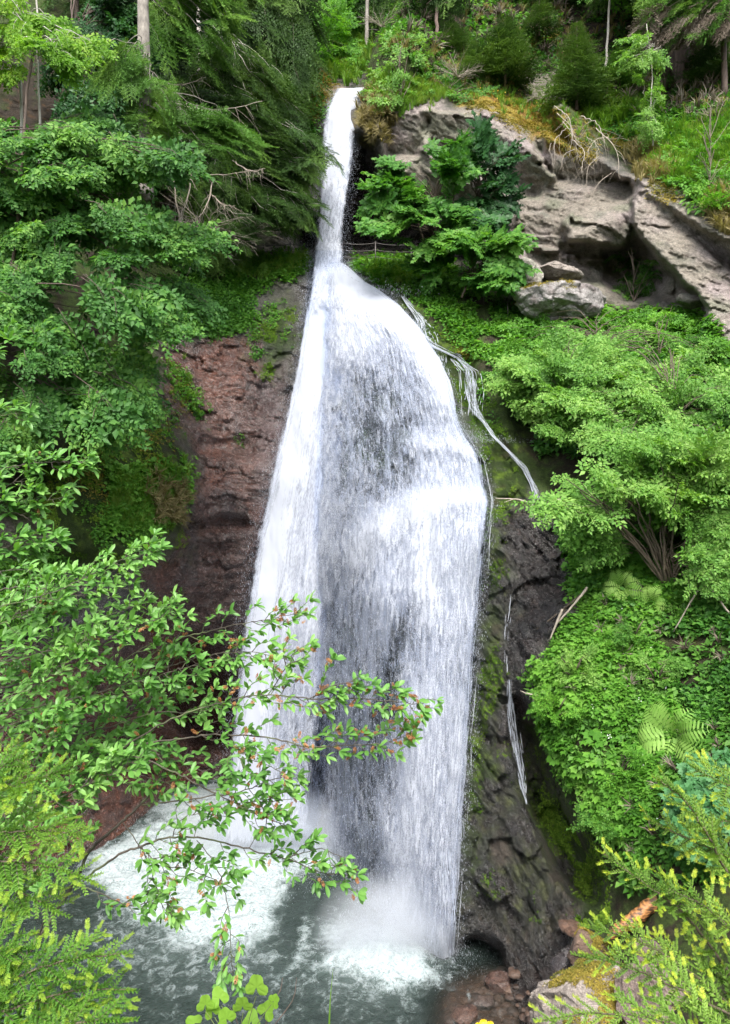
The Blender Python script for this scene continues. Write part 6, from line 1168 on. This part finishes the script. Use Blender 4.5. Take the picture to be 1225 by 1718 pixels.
W = [ # main stems
 ([(-60,1760,4.3),(60,1580,4.4),(125,1480,4.45),(150,1428,4.45),(205,1378,4.45),(240,1345,4.5),(275,1300,4.5),(262,1262,4.5),(215,1252,4.55)], .016, .14, .1),
 ([(60,1330,4.6),(130,1290,4.6),(200,1258,4.55),(262,1266,4.5),(320,1285,4.5),(380,1310,4.5)], .008, .1, .2), ([(140,1478,4.45),(190,1440,4.4),(235,1420,4.4),(290,1405,4.4),(350,1408,4.4),(420,1425,4.35),(480,1440,4.35),(545,1465,4.3),(600,1468,4.3)], .008, .35, .25),
 ([(215,1252,4.5),(300,1240,4.4),(370,1232,4.4),(450,1238,4.35),(520,1252,4.3),(580,1250,4.3),(650,1245,4.3),(695,1225,4.25)], .006, .7, .2), ([(200,1258,4.5),(290,1205,4.4),(370,1180,4.4),(440,1165,4.35),(520,1172,4.3),(600,1172,4.3),(670,1178,4.25),(728,1188,4.25)], .006, .75, .2),
 ([(180,1170,4.6),(240,1110,4.6),(290,1075,4.6),(345,1060,4.55),(400,1048,4.5),(455,1038,4.5),(505,1028,4.5)], .005, .6, .2), ([(100,1190,4.6),(200,1150,4.55),(280,1120,4.5),(350,1100,4.5),(420,1095,4.45),(500,1110,4.4)], .006, .5, .2),
 ([(200,1260,4.5),(280,1290,4.4),(340,1320,4.4),(400,1350,4.35),(440,1370,4.3),(480,1385,4.3)], .006, .4, .2), ([(330,1410,4.4),(360,1450,4.35),(378,1500,4.35),(385,1550,4.3),(388,1600,4.3),(392,1645,4.3)], .003, .35, .15), ([(235,1420,4.4),(270,1450,4.4),(320,1460,4.35),(390,1490,4.3)], .003, .4, .1),
 ([(240,1350,4.5),(320,1340,4.4),(400,1330,4.4),(450,1310,4.4),(500,1300,4.35)], .005, .4, .2), ([(205,1378,4.45),(240,1430,4.4),(260,1480,4.4),(275,1530,4.35)], .004, .4, .2), ([(-40,1000,4.8),(30,985,4.8),(90,990,4.75),(150,1000,4.7),(225,985,4.7)], .006, .0, .1),
 ([(-60,1120,4.8),(20,1090,4.8),(90,1060,4.8),(160,1040,4.7),(230,1015,4.7)], .007, .0, .1), ([(-60,1180,4.7),(20,1150,4.7),(100,1130,4.7),(180,1120,4.65),(260,1075,4.6)], .007, .05, .1), ([(-60,1240,4.7),(20,1215,4.7),(110,1200,4.65),(190,1180,4.6),(270,1150,4.6),(330,1140,4.5)], .007, .2, .1),
 ([(-60,1290,4.6),(20,1265,4.6),(100,1240,4.6),(180,1220,4.55),(270,1195,4.5),(340,1200,4.5)], .007, .2, .1), ([(-60,1350,4.7),(20,1340,4.65),(100,1320,4.6),(170,1290,4.6),(230,1300,4.5),(300,1320,4.5)], .006, .2, .1), ([(-60,1060,4.8),(0,1040,4.8),(60,1020,4.8),(120,1015,4.8)], .005, 0, .1),
 ([(60,1580,4.4),(80,1530,4.3),(90,1480,4.3),(130,1400,4.3),(150,1350,4.3)], .006, .1, .2), ([(125,1480,4.4),(170,1500,4.4),(220,1520,4.35),(270,1510,4.3),(300,1540,4.3)], .004, .3, .2), ([(380,1240,4.4),(400,1270,4.3),(440,1280,4.3),(480,1300,4.3)], .003, .6, .1), ([(450,1165,4.35),(480,1120,4.3),(500,1090,4.3),(520,1080,4.3)], .003, .6, .1), ([(520,1172,4.3),(560,1150,4.3),(610,1140,4.3)], .003, .5, .1),
 ([(400,1348,4.35),(440,1345,4.3),(500,1340,4.3)], .003, .2, .1), ([(480,1440,4.35),(510,1430,4.3),(540,1425,4.3),(580,1440,4.3)], .003, .3, .1), ([(290,1405,4.4),(300,1380,4.35),(330,1365,4.35),(380,1370,4.3)], .003, .4, .1), ([(0,960,4.9),(-20,960,4.9),(40,955,4.9),(80,960,4.9)], .003, 0, .1)]
for i, (pts, r0, ct, st) in enumerate(W): leafy(wg, lg, cg_, pts, r0, 600 + i, cat=ct, tdens=1.25 if i < 12 else 1.0, ll=.07, start=st if i else .6)
r = np.random.default_rng(12)
for k in range(17):                                              # the thick left part of the bush
    y0 = 985 + 400 * r.random(); x1 = 60 + 260 * r.random() * (1.15 - abs(y0 - 1180) / 500); D_ = 4.2 + .8 * r.random(); yy = y0 - 50 - 50 * r.random()
    leafy(wg, lg, cg_, [(-70, y0 + 40, D_ + .1), (x1 * .3, y0 + 5, D_), (x1 * .7, (y0 + yy) / 2, D_), (x1, yy, D_ - .05)], .004, 900 + k, cat=.06, tdens=1.35, ll=.074, start=.1, rnd=.12)
wg.build('branches', BK['branch'], o, True); lg.build('foliage', LM['willow'], o); cg_.build('catkins', LM['catkin'], o)
o = shape_parent('willow_shoots', 'near leafy shoots entering at the middle of the left edge', 'bush', px(-90, 900, 5.6)); wg, lg, cg_ = G(), G(), []
for i, (pts, r0) in enumerate([([(-90,900,5.6),(-20,800,5.5),(40,780,5.5),(90,775,5.4),(145,775,5.4)], .006), ([(-90,900,5.6),(-30,830,5.5),(20,835,5.5),(60,840,5.5),(110,835,5.4)], .006), ([(-90,900,5.6),(-20,870,5.5),(20,860,5.5),(65,880,5.5)], .005), ([(-90,720,5.8),(-20,700,5.8),(20,695,5.7),(50,690,5.7)], .005), ([(-90,620,5.8),(-30,590,5.8),(5,575,5.7),(25,560,5.7)], .005), ([(-90,900,5.6),(-20,850,5.5),(20,810,5.5),(60,810,5.5)], .005), ([(-90,980,5.5),(-30,930,5.5),(20,915,5.5),(60,920,5.5)], .005), ([(-90,940,5.5),(-10,925,5.4),(50,905,5.4),(100,900,5.3)], .005)]): leafy(wg, lg, cg_, pts, r0, 660 + i, ll=.10, cat=.12 if i < 2 else 0, tdens=.9)
wg.build('branches', BK['branch'], o, True); lg.build('foliage', LM['willow'], o)
for c_ in cg_: c_.build('catkin', LM['catkin'], o)
def roundleaf():
    """broad softly lobed, toothed leaf with a folded midrib and sunken side veins"""
    th = np.linspace(-2.75, 2.75, 61); rr = .52 * (1 + .20 * np.cos(th * 3)) * (1 + .05 * np.abs(np.sin(th * 14))) * (1 - .15 * (np.abs(th) / 2.75) ** 2)
    O = np.stack([np.sin(th) * rr, .42 + np.cos(th) * rr, -.22 * (rr * np.sin(th)) ** 2 + .05 * np.cos(th * 6)], -1); I_ = np.stack([O[:, 0] * .5, .42 + (O[:, 1] - .42) * .5, .06 * np.abs(np.sin(th * 3)) + 0 * th], -1)
    V = np.concatenate([O, I_, [(0, .42, 0.)]]); k = np.arange(60); return (V, np.stack([k + 61, k + 62, np.full(60, 122)], -1), np.stack([k, k + 1, k + 62, k + 61], -1), {})
# near spruces: real needles, yellow new tips
def sprtwig(n=170, L=1., nl=.2, r=rng, w=.013):
    g = G(); t = np.linspace(0, 1, n); a = t * 40 + r.normal(0, .5, n); P = np.stack([0 * t, t, 0 * t], -1)
    up = np.sin(a) * .8; d = unit(np.stack([np.cos(a) * 1.1, .75 + 0 * a, np.where(up < -.2, up * .4, up)], -1)); T1 = P + d * (nl * (1 - .35 * t) * (.85 + .3 * r.random(n)))[:, None]; s = np.cross(d, [0, 0, 1.]) * w
    V = np.stack([P - s, P + s, P + d * nl * .6 + s * .9, P + d * nl * .6 - s * .9, T1], 1).reshape(-1, 3); k = np.arange(n)[:, None] * 5; g.add(V, k + np.array([[3, 2, 4]]), k + np.array([[0, 1, 2, 3]]), rnd=np.repeat(r.random(n) * .5 + t * .35, 5)); return T_(g)
ST = [sprtwig() for _ in range(3)]; TIP = [sprtwig(46, nl=.42, w=.03) for _ in range(2)]
def spruce_branch(wg, lg, tg_, pts, r0, seed, L0=.17, tips=.8, sp=.036, start=.1, rnd=0.):
    r = np.random.default_rng(seed); P0_ = px(*np.array(pts, float).T); L = np.linalg.norm(np.diff(P0_, axis=0), axis=1).sum(); n = max(6, int(L / sp)); P = curve(P0_, n, .002); tube(wg, P, np.linspace(r0, .0022, n), 6, False, .1); tg = unit(np.gradient(P, axis=0))
    for k in range(2, n - 1, 2): stamp(lg, ST[k % 3], P[k:k + 1], frame(tg[k:k + 1], (0, 0, 1)), [.09], rnd=[rnd])
    ends = [(P[-1], tg[-1])]
    for i in range(int(n * start), n - 1):
        s = 1 if i % 2 else -1; f_ = 1 - i / n; l_ = L0 * (.35 + .95 * f_) * (.75 + .4 * r.random()); d = unit(tg[i] * .85 + s * unit(np.cross(tg[i], np.array([0, -.75, 1.]))) * .75 + r.normal(0, .13, 3))
        stamp(lg, ST[i % 3], P[i:i + 1], frame(d[None], (0, -.3, 1)), [l_], rnd=[rnd]); tube(wg, np.stack([P[i], P[i] + d * l_]), [.0022, .001], 3, False); ends.append((P[i] + d * l_ * .97, d))
        if l_ > .09:
            for q_ in (.4, .62, .8):
                s2 = 1 if r.random() < .5 else -1; d2 = unit(d * .8 + s2 * unit(np.cross(d, np.array([0, -.6, 1.]))) * .7 + r.normal(0, .1, 3)); l2 = l_ * .45 * (.7 + .5 * r.random()); stamp(lg, ST[i % 3], (P[i] + d * l_ * q_)[None], frame(d2[None], (0, -.3, 1)), [l2], rnd=[rnd]); ends.append((P[i] + d * l_ * q_ + d2 * l2 * .96, d2))
    for e, d in ends:
        if r.random() < tips:
            stamp(tg_, TIP[0], e[None], frame(unit(d + r.normal(0, .15, 3))[None], (0, 0, 1)), [.028 + .012 * r.random()], rnd=[0.])
            if r.random() < .5: stamp(tg_, TIP[1], e[None], frame(unit(d + r.normal(0, .6, 3))[None], (0, 0, 1)), [.02], rnd=[0.1])
def nspruce(label, base, br, tips, L0, leaf='spruce', rnd=0., tipm='tips'):
    o = shape_parent('spruce_bough', label, 'spruce', px(*base)); wg, lg, tg_ = G(), G(), G()
    for i, (pts, r0) in enumerate(br): spruce_branch(wg, lg, tg_, pts, r0, 700 + i + int(base[0]), L0, tips, rnd=rnd)
    wg.build('branches', BK['twig'], o, True); lg.build('needles', LM[leaf], o); tg_.build('new_tips', LM[tipm], o)
nspruce('near spruce with yellow new tips filling the bottom right corner', (1300, 1760, 3.2), [
 ([(1300,1760,3.2),(1215,1622,3.2),(1150,1535,3.15),(1085,1485,3.1),(1012,1432,3.1)], .009), ([(1330,1600,3.3),(1225,1470,3.25),(1190,1405,3.2),(1150,1345,3.2),(1108,1310,3.2)], .008), ([(1330,1380,3.4),(1250,1330,3.35),(1205,1310,3.3),(1165,1288,3.3)], .005), ([(1330,1500,3.4),(1225,1440,3.3),(1150,1405,3.3),(1088,1376,3.25)], .006),
 ([(1300,1760,3.2),(1200,1665,3.1),(1120,1605,3.05),(1060,1575,3.0),(992,1556,3.0)], .008), ([(1310,1740,3.1),(1200,1690,3.0),(1120,1650,2.95),(1050,1620,2.9),(988,1604,2.9)], .007), ([(1320,1780,2.9),(1200,1740,2.8),(1100,1710,2.8),(1000,1700,2.8),(910,1712,2.8)], .006), ([(1330,1640,3.2),(1240,1570,3.1),(1180,1520,3.1),(1120,1490,3.1)], .006),
 ([(1330,1450,3.4),(1270,1400,3.3),(1240,1380,3.3),(1200,1378,3.3)], .004)], .6, .135, 'sprucepale')
nspruce('near spruce boughs with soft light green needles at the lower left edge', (-140, 1560, 3.0), [
 ([(-140,1560,3.0),(-60,1370,3.0),(20,1320,2.95),(70,1305,2.9),(110,1290,2.9)], .006), ([(-140,1560,3.0),(-50,1420,2.95),(30,1395,2.9),(90,1395,2.9),(145,1405,2.85)], .006), ([(-140,1560,3.0),(-50,1460,2.9),(20,1445,2.85),(90,1455,2.8),(150,1478,2.8)], .007), ([(-140,1560,3.0),(-60,1500,2.9),(10,1490,2.85),(60,1510,2.8),(95,1530,2.8)], .006), ([(-140,1500,3.0),(-60,1340,3.0),(0,1290,3.0),(40,1270,3.0)], .005)], .5, .15, 'spruce', .15, 'softtips')
nspruce('near spruce boughs with fresh tips filling the bottom left corner', (-120, 1850, 2.7), [
 ([(-120,1850,2.7),(-40,1680,2.7),(40,1635,2.65),(120,1610,2.6),(205,1600,2.6)], .007), ([(-120,1850,2.7),(-30,1720,2.6),(60,1680,2.6),(140,1660,2.6),(210,1660,2.6)], .007), ([(-120,1850,2.6),(-10,1770,2.6),(80,1730,2.55),(150,1715,2.5),(205,1712,2.5)], .007), ([(-120,1850,2.7),(-60,1640,2.7),(-10,1600,2.7),(50,1590,2.7)], .006), ([(-100,1850,2.5),(0,1800,2.5),(60,1760,2.5),(120,1750,2.5)], .006)], .7, .16, 'spruce', .05, 'softtips')
# small leafy sprout, grass blade, yellow flower at the bottom edge
o = shape_parent('leafy_sprout', 'light green sprout with broad lobed leaves at the bottom edge', 'plant', px(400, 1830, 3.4)); wg, lg = G(), G(); lb = roundleaf(); r = np.random.default_rng(9)
for x, y, s in [(430,1662,.085),(408,1690,.075),(372,1680,.07),(345,1690,.065),(335,1715,.06),(440,1700,.07),(385,1712,.075),(455,1680,.05),(360,1700,.06),(420,1720,.07),(330,1735,.07),(470,1735,.07)]:
    p_ = px(x, y, 3.4 + r.normal(0, .05)); b_ = px(400 + r.normal(0, 6), 1790, 3.4); q_ = p_ + np.array([0, 0, -s * .3]); tube(wg, curve([b_, (b_ + q_) / 2 + np.array([0, 0, .03]), q_], 7), .0018, 4, False)
    stamp(lg, lb, q_[None], frame(unit(p_ - b_ + r.normal(0, .05, 3))[None] * 1., unit(np.array([r.normal(0, .2), -.9, .7]))[None]), [s * 1.15], rnd=[r.random() * .6])
wg.build('stem', BK['green'], o, True); lg.build('foliage', LM['sprout'], o)
o = shape_parent('bare_shoots', 'reddish bare shoots beside the light green sprout', 'plant', px(430, 1830, 3.5)); wg = G()
for p_ in ([(430,1800),(445,1720),(470,1660),(475,1640)], [(420,1800),(400,1720),(385,1690)], [(440,1800),(450,1740),(490,1680),(498,1640)]): tube(wg, curve(px(*np.array([(a, b, 3.5) for a, b in p_]).T), 10, .002), np.linspace(.004, .0012, 10), 4, False)
wg.build('stem', BK['reddish'], o, True)
g = G(); P = curve(px(*np.array([(550,1830,3.2),(552,1740,3.2),(554,1680,3.2),(559,1625,3.2)]).T), 12); w_ = np.linspace(.006, .0006, 12)[:, None] * np.array([[1, .3, 0]]); V = np.concatenate([P - w_, P + w_, P + np.array([0, .003, 0])]); k = np.arange(11)
g.add(V, None, np.concatenate([np.stack([k, k + 1, k + 25, k + 24], -1), np.stack([k + 24, k + 25, k + 13, k + 12], -1)]), rnd=.4); tag(g.build('grass_blade', LM['grass'], None, True), 'single tall grass blade standing before the pool, bottom edge', 'grass')
m, nt, out, N, Lk = new_mat('yellow_petals'); p = N('BsdfPrincipled', Roughness=.5); p.inputs['Base Color'].default_value = (.85, .62, .02, 1); Lk(p.outputs[0], out.inputs[0])
o = shape_parent('yellow_flower', 'bright yellow flower peeping over the bottom edge below the shallows', 'flower', px(818, 1800, 4.0)); g = G(); wg = G(); r = np.random.default_rng(4)
for x, y in ((811, 1714), (822, 1717), (803, 1719)):
    c = px(x, y, 4.0); a = np.arange(9) * .7; stamp(g, leaf4(.3, .1), np.repeat(c[None], 9, 0), frame(np.stack([np.cos(a), -.3 + 0 * a, np.sin(a) * .6 + .25], -1), np.array([0, -.8, .6])), np.full(9, .022), rnd=np.zeros(9)); tube(wg, curve([px(818, 1800, 4.0), (px(818, 1800, 4.0) + c) / 2 + [.004, 0, 0], c], 6), .0015, 4, False)
g.build('petals', m, o); wg.build('stem', BK['green'], o, True)
print('near', round(time.time() - T0, 1))
